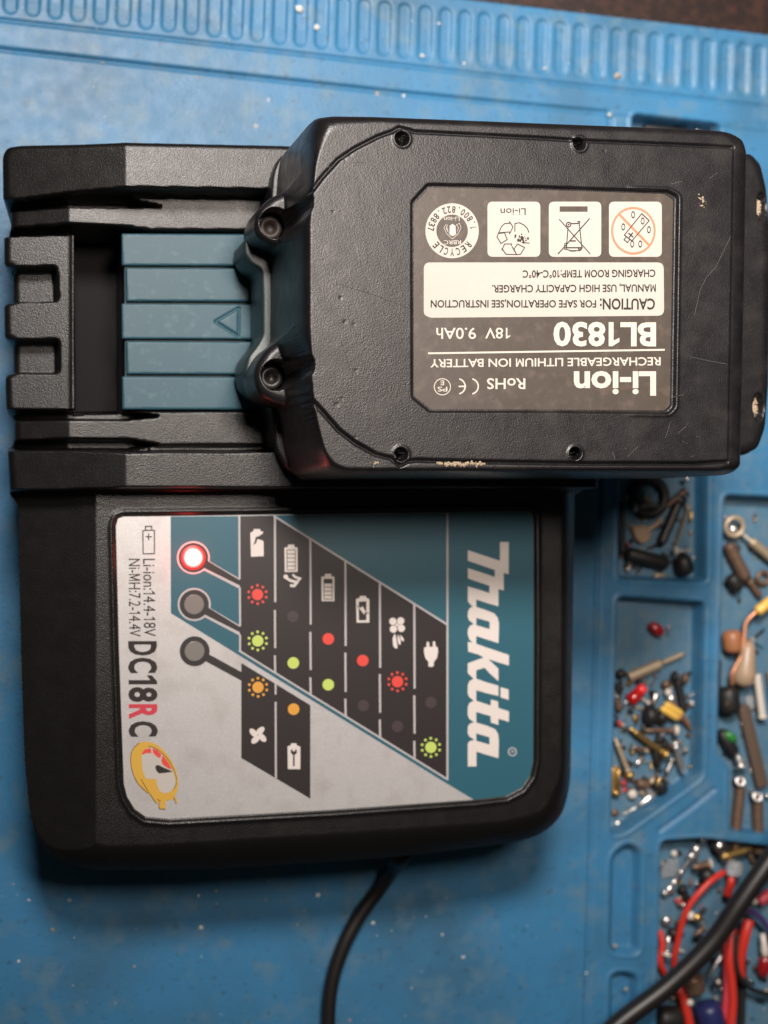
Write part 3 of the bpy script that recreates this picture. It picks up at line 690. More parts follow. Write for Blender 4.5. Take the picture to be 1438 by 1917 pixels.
# lower half of the casing that grips the rails
LOW = rounded(W([(600, 250, 80), (1380, 252, 90), (1384, 862, 90), (1370, 884, 90), (600, 897, 70), (565, 898, 60), (528, 876, 58), (508, 838, 57), (498, 765, 57), (520, 700, 57), (520, 420, 57), (498, 385, 57), (502, 335, 57), (517, 300, 58)]), 1.5, 4)
v, f = prism(LOW, 49.5, 63.5, .6, 3); mesh('lower_casing', v, f, 'battery_plastic', bat)
# release latch seen as a grey-green band at the charger side
v, f = prism(rounded(W([(520, 440, 60), (464, 444, 60), (450, 458, 60), (451, 482, 60), (463, 500, 60), (482, 512, 60), (484, 560, 60), (484, 632, 60), (474, 650, 60), (457, 672, 60), (451, 700, 60), (458, 726, 60), (480, 748, 60), (520, 752, 60)]), .9, 4), 49.5, 65, .8, 3)
mesh('release_latch', v, f, 'latch_plastic', bat)
# end flange
FL = rounded(W([(1290, 284, 82), (1412, 284, 82), (1430, 304, 82), (1441, 350, 82), (1447, 420, 82), (1447, 600, 82), (1445, 720, 82), (1439, 800, 82), (1426, 838, 82), (1402, 852, 82), (1290, 852, 82)]), 1.2, 4)
FLH = [(W([(1427, 386)], 82)[0], (1.3, 3.2)), (W([(1421, 762)], 82)[0], (1.4, 3.2))]
def fz(P, d):
    z = 82 - np.where(d < 3, 3 - np.sqrt(np.maximum(9 - (3 - d) ** 2, 0)), 0) * .8
    for c, (a_, b_) in FLH:
        q = np.sqrt(((P[:, 0] - c[0]) / a_) ** 2 + ((P[:, 1] - c[1]) / b_) ** 2); z -= 3.0 * sm((1 - q) * a_, .4)
    return z
hf('end_flange', FL, fz, 58, .4, 'battery_plastic', bat)
# screws down in the two large bosses
for (c, r), m in zip(BOSS, ('screw_dark', 'black_oxide')):
    cc3 = np.array([c[0], c[1], 70.0]); up_ = np.array([0, 0, 1.0])
    mesh('screw', *lathe(cc3, cc3 + up_ * 4, [(0, 2.9), (.55, 2.9), (.68, 2.6), (.70, 1.5), (.30, 1.4), (.28, .02)], 20), m, bat)
for (c, r) in HW:
    v1 = prism([(c[0] + r * .7 * math.cos(t), c[1] + r * .7 * math.sin(t)) for t in np.linspace(0, 2 * math.pi, 14, endpoint=False)], 96, 97.9, .3, 2)
    mesh('screw', *v1, 'steel', bat)
# rating label
BZ = BT - .38
v, f = prism(LSHT, BZ - .4, BZ, .12, 2); mesh('label_sheet', v, f, 'label_dark', bat, smooth=False)
p = Print(BZ)
def rrect(x0, y0, x1, y1, r, dx=0):
    return [tuple(q) for q in rounded(np.array([(x0, y0), (x1, y0 + dx), (x1, y1), (x0, y1)], float), r * 1.6, 5)]
K = 560 / 1438; O = (740, 320); z7 = lambda x, y: (O[0] + x * K, O[1] + y * K)
DN = (0, 1)
def ut(s, xr, xl, yb, h, m='cream_text', bold=0.0, tilt=0, layer=3): p.text(s, z7(xr, yb), z7(xl, yb + tilt), DN, h * K, m, layer, bold)
ut('Li-ion', 1253, 858, 968, 108, bold=.030, tilt=0)
ut('RoHS', 625, 440, 998, 50, bold=.012)
ut('RECHARGEABLE LITHIUM ION BATTERY', 1275, 168, 896, 38, bold=.014, tilt=10)
p.line([z7(160, 877), z7(1292, 860)], 3.4, 'cream_text', 3)
ut('BL1830', 1253, 760, 733, 106, bold=.032, tilt=-2)
ut('18V', 552, 432, 755, 50, bold=.008); ut('9.0Ah', 388, 197, 755, 52, bold=.008)
# conformity marks
p.ring(z7(362, 1036), 40 * K * .83, 40 * K, 'cream_text', 3, 20, -1.35, 1.35); p.ring(z7(299, 1036), 40 * K * .83, 40 * K, 'cream_text', 3, 20, -1.35, 1.35); p.line([z7(306, 1036), z7(338, 1036)], 2.8, 'cream_text', 3)
p.ring(z7(226, 1038), 37 * K, 41 * K, 'cream_text', 3, 30); ut('PS', 250, 203, 1038, 22, bold=.01); ut('E', 234, 217, 1008, 22, bold=.01)
# caution box
p.poly([tuple(q) for q in rounded(np.array([z7(137, 440), z7(1290, 440), z7(1292, 696), z7(165, 706), z7(137, 690)]), [12, 12, 12, 7, 5], 4)], 'cream_print', 2)
ut('CAUTION:', 1248, 983, 615, 50, 'print_ink', .022, layer=4); ut('FOR SAFE OPERATION,SEE INSTRUCTION', 965, 170, 622, 34, 'print_ink', .018, layer=4)
ut('MANUAL, USE HIGH CAPACITY CHARGER.', 1252, 465, 546, 34, 'print_ink', .018, tilt=4, layer=4)
ut('CHARGING ROOM TEMP:10°C-40°C', 1250, 612, 475, 34, 'print_ink', .018, tilt=4, layer=4)
for x0, x1 in ((443, 697), (738, 990), (1027, 1281)):
    p.poly([tuple(q) for q in rounded(np.array([z7(x0, 148), z7(x1, 148), z7(x1, 413), z7(x0, 413)]), 10, 5)], 'cream_print', 2)
# recycling seal
cc = z7(273, 288); p.ring(cc, 29.5, 50, 'cream_print', 2, 48, asp=1.03)
def arc(s, c, r, a0, a1, h, m, w=None):
    n = len(s)
    for i, ch in enumerate(s):
        if ch == ' ': continue
        t = a0 + (a1 - a0) * (i + .5) / n; dv = np.array([math.cos(t), math.sin(t)])
        sg = 1 if a1 > a0 else -1; tg = np.array([-math.sin(t), math.cos(t)]) * sg; up = -np.array([-tg[1], tg[0]])
        up = np.array([tg[1], -tg[0]]); base = np.array(c) + dv * r - up * h / 2 ; ww = (w or abs(a1 - a0) * r / n * .72) * (.35 if ch in '.1I' else 1)
        p.text(ch, base - tg * ww / 2, base + tg * ww / 2, up, h, m, 4, .012)
arc('1.800.822.8837', cc, 40, math.radians(-2), math.radians(-182), 12, 'print_ink')
def arc2(s, c, r, a0, a1, h, m):
    n = len(s)
    for i, ch in enumerate(s):
        t = a0 + (a1 - a0) * (i + .5) / n; dv = np.array([math.cos(t), math.sin(t)]); up = dv; tg = np.array([-up[1], up[0]])
        base = np.array(c) + dv * r - up * h / 2; ww = abs(a1 - a0) * r / n * (.62 if ch != '.' and ch != '1' else .25)
        p.text(ch, base - tg * ww / 2, base + tg * ww / 2, up, h, m, 4, .012)
p.V_before = None
s5 = lambda x, y: (780 + x * 240 / 1438, 360 + y * 240 / 1438)
p.text('Li-ion', s5(480, 275), s5(305, 278), DN, 8, 'cream_text', 3); p.text('RBRC', s5(497, 538), s5(303, 540), DN, 7.5, 'cream_text', 3)
p.poly([s5(x, y) for x, y in ((370, 378), (400, 355), (435, 378), (438, 465), (405, 490), (368, 465))], 'cream_text', 3)
for ln in ([(330, 360), (305, 400), (340, 470), (400, 525), (460, 470), (498, 400), (480, 350), (445, 365), (470, 395), (455, 440)], [(345, 365), (330, 410), (355, 450)], [(335, 385), (350, 430)], [(360, 470), (400, 490), (445, 470)]):
    p.line([s5(*q) for q in ln], .8, 'cream_text', 3)
# recycle-loop box
p.text('Li-ion', s5(1222, 180), s5(940, 182), DN, 12.5, 'print_ink', 4)
for ln in ([(912, 470), (950, 385), (985, 352), (1042, 348), (1040, 330), (1080, 390), (1042, 465), (1040, 445), (920, 455)], [(912, 470), (900, 500), (945, 575), (1015, 530), (985, 455), (920, 462)],
           [(1100, 438), (1102, 350), (1150, 342), (1200, 365), (1240, 405), (1258, 450)], [(955, 650), (985, 580), (1065, 580), (1060, 600)], [(955, 630), (1000, 695), (1120, 700), (1070, 610)], [(1090, 640), (1130, 580), (1210, 620), (1165, 695), (1120, 700), (1090, 640)], [(1180, 565), (1262, 570)]):
    p.line([s5(*q) for q in ln], 1.2, 'print_ink', 4)
for i in range(26):
    t = random.random(); q = s5(1085 + 165 * t, 510 + random.gauss(0, 22)); p.disk(q, random.uniform(.8, 2.4), 'print_ink', 5, 7)
# crossed-out bin box
s6 = lambda x, y: (1010 + x * 240 / 1438, 360 + y * 240 / 1438)
p.poly([s6(225, 158), s6(538, 158), s6(538, 218), s6(225, 218)], 'label_dark', 4)
for ln, wd in (([(222, 305), (565, 690)], 1.2), ([(558, 298), (208, 690)], 1.5), ([(350, 352), (440, 350)], 1.5), ([(318, 400), (302, 610)], 1.3), ([(445, 350), (472, 610)], 1.3), ([(290, 622), (480, 622)], 2.2), ([(425, 330), (452, 330), (438, 352)], 1.4),
               ([(345, 546), (402, 546)], 2.4), ([(280, 575), (300, 570), (298, 640), (278, 640), (280, 575)], 1.0), ([(300, 640), (350, 655), (440, 655), (480, 620)], 1.2), ([(345, 658), (402, 658)], 2.2), ([(435, 635), (455, 620), (470, 640), (450, 655), (435, 635)], 1.3)):
    p.line([s6(*q) for q in ln], wd, 'print_ink', 4)
p.ring(s6(325, 362), 3.2, 5.2, 'print_ink', 4, 18); p.disk(s6(325, 362), 1.6, 'print_ink', 4, 10)
# no-burning box
p.ring(s6(1052, 432), 38, 41.8, 'salmon_print', 3, 48, asp=1.07); p.line([s6(895, 250), s6(1225, 590)], 4.4, 'salmon_print', 3)
p.line([s6(1145, 240), s6(1228, 318), s6(1035, 545), s6(950, 480)], 1.3, 'print_ink', 5, closed=True)
p.line([s6(975, 500), s6(945, 530), s6(985, 565), s6(1005, 535)], 1.2, 'print_ink', 5); p.line([s6(1005, 505), s6(1042, 455)], 1.6, 'print_ink', 5); p.line([s6(998, 460), s6(1045, 500)], 1.6, 'print_ink', 5)
for c in ((1048, 252), (1155, 322), (1225, 420), (1128, 580), (1038, 580), (938, 388)): p.ring(s6(*c), 2.4, 3.6, 'print_ink', 5, 18, asp=1.85)
arc2('RECYCLE', cc, 40, math.radians(33), math.radians(147), 13, 'print_ink')
p.build('printed_artwork', bat)

# scuffs: pale scratches and packed dust on the shell
sc = Print(BT + .42)
for _ in range(38):
    x = random.choice([random.uniform(1275, 1360), random.uniform(780, 1350), random.uniform(600, 760)]); y = random.choice([random.uniform(780, 855), random.uniform(285, 340), random.uniform(300, 850)])
    if 762 < x < 1275 and 335 < y < 782: continue
    a_ = random.uniform(0, 3.14); L = random.uniform(3, 26); k = random.gauss(0, 4)
    pts = [(x, y), (x + L / 2 * math.cos(a_) + k * .2, y + L / 2 * math.sin(a_)), (x + L * math.cos(a_), y + L * math.sin(a_) + k * .2)]
    if 600 < pts[-1][0] < 1360: sc.line(pts, random.uniform(.3, .6), random.choice(['scratch', 'scratch', 'scratch_dark']), 1)
for pts in ([(1368, 442), (1340, 500), (1322, 520), (1310, 545), (1300, 590)], [(1292, 668), (1330, 676), (1362, 682)], [(1255, 790), (1246, 820)], [(1195, 835), (1175, 855)], [(668, 330), (682, 430), (690, 500)], [(630, 530), (700, 552), (768, 578)], [(640, 640), (655, 690), (620, 755)]):
    sc.line(pts, .5, 'scratch' if pts[0][0] > 900 else 'scratch_dark', 1)
o = sc.build('scuff_marks', bat); o['kind'] = 'stuff'
def crumbs(name, spec, parent=None, **kw):
    parts = []; mi = []; mats = []
    for (q, r, m) in spec:
        q = np.array(q, float); n = 5
        V = [q + np.array([r * random.uniform(.6, 1.3) * math.cos(t), r * random.uniform(.6, 1.3) * math.sin(t), 0]) for t in np.linspace(0, 6.28, n, endpoint=False)]
        V += [q + np.array([random.uniform(-.3, .3) * r, random.uniform(-.3, .3) * r, r * random.uniform(.5, 1)])]
        parts.append((V, [[i, (i + 1) % n, n] for i in range(n)]))
        if m not in mats: mats.append(m)
        mi += [mats.index(m)] * n
    v, f = join(parts); return mesh(name, v, f, mats, parent, midx=mi, smooth=False, **kw)
spec = []
for _ in range(70): spec.append((at(random.uniform(818, 908), random.gauss(868.5, 1.8), BT + .15), random.uniform(.15, .5), 'dust_tan'))
for _ in range(10): spec.append((at(random.gauss(702, 5), random.gauss(866, 3), BT), random.uniform(.1, .3), 'dust_tan'))
for _ in range(22): spec.append((at(random.gauss(1315, 5), random.gauss(376, 6), BT + .3), random.uniform(.15, .4), 'dust_tan'))
for c in FLH:
    for _ in range(60): spec.append(((c[0][0] + random.gauss(0, .5), c[0][1] + random.gauss(0, 1.2), 79.2), random.uniform(.3, .6), 'dust_tan'))
for (x, y) in ((1425, 466), (1425, 578), (1421, 692)):
    for _ in range(10): spec.append((at(x + random.gauss(0, 2), y + random.gauss(0, 4), 81.5), random.uniform(.2, .45), 'dust_tan'))
crumbs('packed_dust', spec, bat, kind='stuff')

# ------------------------------------------------------------------ crumbs on the mat
spec = []
for (x, y, r) in ((478, 236, .9), (562, 17, 1.4), (593, 50, .9), (1156, 141, 1.2), (791, 104, .7), (706, 175, .6), (192, 118, .5), (371, 146, .4), (503, 187, .4), (405, 1668, .6), (372, 1677, .4), (595, 1676, .7), (98, 1741, .6), (130, 1685, .5), (54, 1685, .4), (376, 1737, .8), (252, 1810, .5), (698, 1728, .6), (868, 1792, .6),
                   (828, 1750, .4), (1142, 215, .8), (1152, 1771, .7), (1172, 1852, .8), (1098, 1822, .5), (305, 82, .5), (822, 44, .5), (869, 119, .5), (1020, 128, .5), (756, 179, .5), (498, 1684, .4), (655, 1910, .5), (35, 1800, .4)):
    spec.append((at(x, y, .05), r, random.choice(['dust_white', 'dust_white', 'dust_tan'])))
for _ in range(90):
    x, y = random.uniform(0, 1120), random.choice([random.uniform(0, 250), random.uniform(1640, 1917)]); spec.append((at(x, y, .03), random.uniform(.08, .25), 'dust_white'))
crumbs('dust_flecks', spec, None, kind='stuff')

# ------------------------------------------------------------------ small parts in the tray
FLR = -7.0
def mpp(x, y, z=FLR): return float(np.linalg.norm(at(x + 1, y, z) - at(x, y, z)))
def org(x, y, z=FLR): return at(x, y, z)
def thread(n, r0, r1, t0, t1):
    out = []
    for i in range(n): t = t0 + (t1 - t0) * i / n; out += [(t, r0), (t + (t1 - t0) * .5 / n, r1)]
    return out
def screw(name, h, t, hr, sr, mat, label, cat='screw', lift=0, n=9, hmat=None, group=None, taper=.4, headlen=.1):
    """h, t: head and tip in pixels; hr, sr: radii in pixels"""
    k = mpp(*h); HR, SR = hr * k, sr * k; z0 = FLR + .2 + lift
    a_ = at(h[0], h[1], z0 + HR); b_ = at(t[0], t[1], z0 + SR + .3)
    T = Thing(name, org(*h), label, cat, group)
    L = np.linalg.norm(b_ - a_); hl = min(headlen, .8 * HR / L)
    mesh('shaft', *lathe(a_, b_, [(hl * .8, SR)] + thread(max(4, int(n * .8)), SR, SR * .62, hl + .06, 1 - .12) + [(.92, SR * taper * 1.6), (1, SR * taper)], 10), mat, T)
    mesh('head', *lathe(a_ - (b_ - a_) * hl * .5, b_, [(0, HR * .25), (.01, HR * .75), (hl * .5, HR), (hl, HR * .95), (hl * 1.3, SR)], 14), hmat or mat, T)
    return T
def rod(name, a_, b_, r, mat, label, cat, lift=0, prof=None, group=None, n=12):
    k = mpp(*a_); R = r * k; z = FLR + .15 + lift + R
    P0 = at(*a_, z); P1 = at(*b_, z); e = min(.25, .5 * R / max(np.linalg.norm(P1 - P0), .1))
    if cat in ('bolt', 'stud') and not prof: n_ = max(4, int(np.linalg.norm(P1 - P0) / .9)); prof = [(0, .5), (.01, 1.05), (.16, 1.05), (.18, .6)] + thread(n_, .85, .62, .2, .95) + [(1, .4)]
    pr = prof or [(0, .6), (e * .5, .9), (e, 1), (1 - e, 1), (1 - e * .5, .9), (1, .6)]
    v, f = lathe(P0, P1, [(t, q * R) for t, q in pr], n)
    return mesh(name, v, f, mat, origin=org(*a_), label=label, cat=cat, group=group)
def bead(name, c, r, mat, label, cat, lift=0, sq=.8, group=None, axis=None):
    R = r * mpp(*c); v, f = ball(at(c[0], c[1], FLR + .1 + lift + R * sq), R, sq, 14, axis); return mesh(name, v, f, mat, origin=org(*c), label=label, cat=cat, group=group)
def torus(c, R, r, n=24, m=8, tilt=None):
    V = []; u = np.array([1., 0, 0]); w_ = np.array([0, 1., 0]); nrm = np.array([0, 0, 1.])
    if tilt: u = np.array([1, 0, tilt[0]]); w_ = np.array([0, 1, tilt[1]]); u /= np.linalg.norm(u); w_ /= np.linalg.norm(w_); nrm = np.cross(u, w_)
    for i in range(n):
        t = 2 * math.pi * i / n; d = math.cos(t) * u + math.sin(t) * w_
        V += [c + d * (R + r * math.cos(s)) + nrm * r * math.sin(s) for s in np.linspace(0, 2 * math.pi, m, endpoint=False)]
    return V, [[i * m + k, ((i + 1) % n) * m + k, ((i + 1) % n) * m + (k + 1) % m, i * m + (k + 1) % m] for i in range(n) for k in range(m)]
def ringo(name, c, R, r, mat, label, cat, lift=0, tilt=None):
    k = mpp(*c); v, f = torus(at(c[0], c[1], FLR + .2 + lift + r * k), R * k, r * k, tilt=tilt); return mesh(name, v, f, mat, origin=org(*c), label=label, cat=cat)
def wire(name, pts, r, mat, label, cat='wire', flat=1.0):
    v, f = tube([at(x, y, FLR + z) for x, y, z in pts], r, 10, 6, flat); return mesh(name, v, f, mat, origin=org(pts[0][0], pts[0][1]), label=label, cat=cat)
def slab(name, poly, h, mat, label, cat, lift=0, bev=.4, parent=None):
    v, f = prism(rounded(W(poly, FLR + h + lift), .5, 2), FLR + .1 + lift, FLR + h + lift, bev, 2)
    if parent: return mesh(name, v, f, mat, parent)
    return mesh(name, v, f, mat, origin=org(*poly[0]), label=label, cat=cat)

# --- upper bin, in the battery's shadow
ringo('rubber_ring', (1215, 930), 30, 9, 'rubber_black', 'black rubber ring half hidden under the lower edge of the battery', 'rubber ring')
screw('screw', (1187, 950), (1240, 945), 8, 4, 'steel', 'silver screw with a round pale head just below the black rubber ring', hmat='nickel', lift=1)
T = Thing('plastic_clip', org(1203, 1000), 'beige forked plastic clip in the shadowed bin below the battery', 'clip')
mesh('clip_body', *join([prism(rounded(W([(1183, 985), (1208, 982), (1222, 990), (1218, 1012), (1204, 1020), (1192, 1010)], FLR + 3), 1, 3), FLR + .2, FLR + 3, .8)]), 'tan_plastic', T)
mesh('clip_arm', *tube([at(1212, 992, FLR + 2.5), at(1228, 982, FLR + 2.8), at(1238, 972, FLR + 2.5)], .8), 'tan_plastic', T)
screw('screw', (1283, 919), (1246, 950), 8, 5, 'bronze_brown', 'brown screw slanting out from under the battery in the shadowed bin', lift=1.6)
rod('bolt', (1276, 928), (1236, 1022), 11, 'black_oxide', 'thick black bolt lying diagonally across the shadowed bin', 'bolt')
rod('pin', (1290, 947), (1265, 1022), 3, 'zinc_tan', 'long thin tan pin beside the thick black bolt', 'pin', lift=1.5, prof=[(0, 1.9), (.05, 2.2), (.09, 1), (1, .8)])
rod('pin', (1295, 958), (1293, 979), 2.6, 'brass', 'tiny upright brass pin at the right wall of the shadowed bin', 'pin', lift=.6)
screw('screw', (1264, 1031), (1298, 1029), 8, 4.5, 'clear_plastic', 'cream-headed screw with clear plastic shaft in the shadowed bin', lift=2.8, hmat='white_plastic')
rod('rubber_sleeve', (1172, 1036), (1250, 1056), 13, 'rubber_black', 'long black rubber sleeve across the bottom of the shadowed bin', 'sleeve')
rod('rubber_plug', (1276, 1040), (1284, 1076), 16, 'rubber_black', 'stubby black rubber cap in the lower right corner of the shadowed bin', 'cap')
rod('pin', (1224, 1078), (1246, 1076), 4, 'zinc_tan', 'short tan pin lowest in the shadowed bin', 'pin')
bead('steel_ball', (1286, 897), 5, 'nickel', 'small shiny ball peeping out below the battery corner', 'ball', lift=4)
bead('rivet', (1163, 1041), 4, 'bronze_brown', 'tiny brown rivet at the left wall of the shadowed bin', 'rivet', lift=1)
bead('red_bead', (1176, 1020), 4, 'red_dark', 'tiny dark red bead at the left of the shadowed bin', 'bead', lift=1)
bead('white_bead', (1174, 983), 3.5, 'nickel', 'tiny white bead beside the beige forked clip', 'bead', lift=1)
wire('cable_stub', [(1165, 940, 1.5), (1163, 980, 1.6), (1166, 1040, 1.6)], 1.1, 'rubber_black', 'short black cable stub along the left wall of the shadowed bin', 'cable')
# --- middle bin
T = Thing('red_led', org(1228, 1178), 'dark red oval lamp lens lying alone in the middle bin', 'lamp lens')
mesh('lens', *lathe(at(1216, 1168, FLR + 2.2), at(1241, 1187, FLR + 2.2), [(0, .5), (.12, 1.4), (.5, 1.9), (.8, 1.7), (.95, 1.2), (1, .4)], 14), 'red_dark', T)
wire('wire_clipping', [(1250, 1188, 1), (1254, 1180, 1.6), (1252, 1174, 1.9), (1258, 1170, 1)], .4, 'nickel', 'curled silver wire clipping right of the dark red lens', 'wire clipping')
T = Thing('wall_screw', org(1230, 1245), 'long tan two-step screw lying diagonally across the middle bin', 'screw')
k = mpp(1230, 1245); A_ = at(1177, 1268, FLR + 2.3); B_ = at(1284, 1222, FLR + 1.6)
mesh('thick_thread', *lathe(A_, B_, [(0, 9.5 * k), (.02, 10 * k)] + thread(12, 10.5 * k, 8 * k, .04, .56) + [(.6, 5 * k)], 12), 'zinc_tan', T)
mesh('thin_thread', *lathe(A_, B_, [(.58, 5 * k)] + thread(12, 5.4 * k, 4 * k, .6, .95) + [(1, 1.5 * k)], 10), 'zinc_tan', T)
T = Thing('red_led', org(1195, 1297), 'bright red lamp with two white legs, touching the tan two-step screw', 'lamp')
mesh('lens', *ball(at(1201, 1291, FLR + 3.4), 1.75, 1.0, 14), 'red_bright', T)
mesh('body', *lathe(at(1199, 1294, FLR + 2.6), at(1178, 1313, FLR + 1.6), [(0, 1.2), (.1, 1.9), (.6, 2.0), (.9, 2.2), (1, 1.5)], 12), 'red_clear', T)
for q in ((1175, 1310, 1167, 1325), (1184, 1314, 1177, 1329)): mesh('leg', *lathe(at(q[0], q[1], FLR + 1.5), at(q[2], q[3], FLR + .8), [(0, .35), (1, .35)], 6), 'nickel', T)
rod('rubber_bumper', (1158, 1255), (1166, 1268), 9, 'rubber_black', 'small black rubber foot at the thick end of the tan two-step screw', 'rubber foot')
rod('bolt', (1156, 1278), (1160, 1300), 9, 'black_oxide', 'dark bolt stub left of the bright red lamp', 'bolt')
rod('bolt', (1155, 1308), (1160, 1332), 8.5, 'bronze_brown', 'brownish bolt stub left of the white lamp legs', 'bolt')
bead('shiny_rivet', (1154, 1304), 3.2, 'nickel', 'tiny shiny rivet between the two bolt stubs at the left wall', 'rivet', lift=2.4)
rod('hex_nut', (1258, 1266), (1268, 1268), 10, 'black_oxide', 'dark nut at the upper right of the middle bin, left of its twin', 'nut', n=6, lift=.6)
rod('hex_nut', (1276, 1268), (1287, 1272), 10, 'bronze_brown', 'brownish nut nearest the right wall of the middle bin', 'nut', n=6)
wire('cable_stub', [(1268, 1274, 1.5), (1274, 1300, 1.4), (1279, 1330, 1.4)], 1.3, 'rubber_black', 'black cable stub between the dark nuts and the yellow crimp', 'cable')
bead('pebble_head', (1247, 1281), 8, 'bronze_brown', 'dull brown dome-headed stud just below the dark nuts', 'stud', lift=.8)
bead('cream_bead', (1251, 1296), 6.5, 'white_plastic', 'pale yellowish bead above a larger white bead', 'bead', lift=1.4)
bead('white_bead', (1257, 1308), 9, 'nickel', 'larger round white bead above the yellow crimp', 'bead', lift=1.4)
rod('pin', (1229, 1298), (1221, 1321), 5, 'steel', 'short grey pin above the round black knob', 'pin', lift=2)
rod('black_disc', (1206, 1340), (1228, 1340), 17, 'rubber_black', 'round black knob in the middle of the bin left of the yellow crimp', 'knob')
rod('small_disc', (1232, 1336), (1246, 1350), 12, 'black_oxide', 'small dark knob directly under the yellow crimp', 'knob')
T = Thing('crimp_connector', org(1258, 1335), 'yellow two-lobed crimp connector with copper tail in the middle bin', 'connector')
for q in ((1237, 1325), (1244, 1317)): mesh('lobe', *lathe(at(q[0], q[1], FLR + 4.2), at(q[0] + 34, q[1] + 21, FLR + 3.4), [(0, .35), (.06, .9), (.2, 1.15), (.8, 1.2), (1, .8)], 12), 'yellow_shrink', T)
mesh('tail', *tube([at(1270, 1340, FLR + 3.2), at(1281, 1346, FLR + 2.6), at(1288, 1356, FLR + 2.2), at(1292, 1366, FLR + 1.4)], [1.1, .9, .8, .5], 8), 'copper', T)
screw('screw', (1267, 1367), (1205, 1367), 9, 5.5, 'bronze_brown', 'brown screw with white head lying level above the long brass screw', hmat='white_plastic', n=8)
screw('screw', (1247, 1413), (1178, 1362), 9, 6.5, 'brass', 'long brass screw running from upper left to lower right in the middle bin', hmat='brass', n=12, lift=1.2)
screw('screw', (1179, 1452), (1151, 1381), 9, 5.5, 'zinc_tan', 'dull brass screw standing steeply along the left wall of the middle bin', hmat='brass', n=12, lift=1)
screw('screw', (1263, 1390), (1280, 1450), 10, 7, 'nickel', 'bright silver screw with white round head at the right of the middle bin', n=9, lift=1)
screw('screw', (1183, 1399), (1204, 1405), 7, 5.5, 'bronze_brown', 'short dark screw left of the long brass screw', n=4, hmat='steel')
rod('set_screw', (1228, 1383), (1236, 1385), 8, 'black_oxide', 'tiny dark set screw under the level brown screw', 'set screw')
rod('bolt', (1240, 1390), (1256, 1405), 10, 'black_oxide', 'dark bolt between the long brass screw and the bright silver screw', 'bolt')
rod('pin', (1190, 1432), (1205, 1416), 5.5, 'nickel', 'small silvery pin between the two brass screws', 'pin', prof=[(0, .7), (.15, 1.1), (.35, 1), (.9, .7), (1, .4)])
rod('rivet', (1226, 1398), (1232, 1436), 7, 'black_oxide', 'black rivet under the head of the long brass screw', 'rivet')
screw('screw', (1258, 1422), (1246, 1452), 7, 6, 'steel', 'dull pinkish screw below the head of the long brass screw', n=6)
T = Thing('terminal_block', org(1153, 1463), 'flat brass terminal against the left wall, low in the middle bin', 'terminal')
slab('base', [(1145, 1438), (1163, 1436), (1162, 1492), (1145, 1490)], 2.6, 'brass', '', '', parent=T)
mesh('clamp_screw', *ball(at(1154, 1485, FLR + 3), .9, .8, 10), 'brass', T); mesh('bar', *lathe(at(1158, 1440, FLR + 3), at(1157, 1478, FLR + 3), [(0, .5), (.1, .8), (.9, .8), (1, .5)], 8), 'brass', T)
bead('hex_standoff', (1184, 1487), 8.5, 'white_plastic', 'round whitish stud right of the flat brass terminal', 'stud', lift=.4)
bead('grey_washer', (1170, 1478), 6, 'steel', 'small grey washer between the brass terminal and the whitish stud', 'washer', sq=.4)
rod('capacitor', (1231, 1460), (1242, 1484), 12, 'rubber_black', 'black cylinder above the silver teardrop lug', 'capacitor')
rod('gold_pin', (1236, 1456), (1229, 1472), 2.5, 'brass', 'tiny gold pin on the black cylinder', 'pin', lift=3.4)
rod('bushing', (1192, 1466), (1216, 1470), 9, 'bronze_brown', 'dull brown bushing left of the black cylinder', 'bushing')
T = Thing('spade_lug', org(1195, 1508), 'silver teardrop lug lying along the slanting bottom wall of the middle bin', 'lug')
mesh('blade', *lathe(at(1228, 1484, FLR + 1.4), at(1190, 1512, FLR + 1.2), [(0, .4), (.12, 1.2), (.4, 1.45), (.75, .8), (1, .4)], 12), 'nickel', T)
mesh('stem', *tube([at(1192, 1511, FLR + 1.2), at(1180, 1518, FLR + 1.1), at(1166, 1524, FLR + 1)], .45, 8), 'nickel', T)
bead('grit_lump', (1152, 1522), 7, 'bronze_brown', 'brown lump in the bottom left corner of the middle bin', 'lump', sq=.5)
bead('grit_lump', (1160, 1545), 9, 'steel', 'flat grey lump lowest in the middle bin', 'lump', sq=.3)
# --- right bin
T = Thing('eye_screw', org(1375, 986), 'eye screw with ring-shaped head and threaded shaft at the top of the right bin', 'eye screw')
k = mpp(1375, 986); c_ = at(1375, 986, FLR + 4)
mesh('eye', *torus(c_, 15.5 * k, 4.3 * k, 28, 10, (.1, .1)), 'zinc_tan', T); mesh('shaft', *lathe(at(1387, 997, FLR + 3.6), at(1460, 1058, FLR + 2.4), [(0, .5), (.25, .55), (.27, 1.3)] + thread(14, 1.75, 1.35, .3, .98) + [(1, .8)], 12), 'zinc_tan', T)
bead('steel_ball', (1372, 991), 9, 'nickel', 'shiny white ball inside the eye screw ring', 'ball', lift=1)
T = Thing('threaded_stud', org(1380, 1050), 'brown rusty stud below the eye screw in the right bin', 'stud')
mesh('shaft', *lathe(at(1362, 1018, FLR + 2.4), at(1398, 1086, FLR + 2.6), [(0, 1.2)] + thread(10, 2.3, 1.9, .04, .95) + [(1, 1.6)], 12), 'bronze_brown', T)
rod('relay_cylinder', (1366, 1078), (1384, 1104), 13, 'rubber_black', 'black cylinder lying against the rusty stud in the right bin', 'cylinder', lift=.4)
rod('bolt', (1402, 1086), (1424, 1118), 8, 'bronze_brown', 'brown bolt between the rusty stud and the yellow-sleeved wire', 'bolt')
ringo('dark_ring', (1429, 1082), 10, 4, 'bronze_brown', 'dark brown ring near the right edge above the yellow-sleeved wire', 'ring', lift=.5)
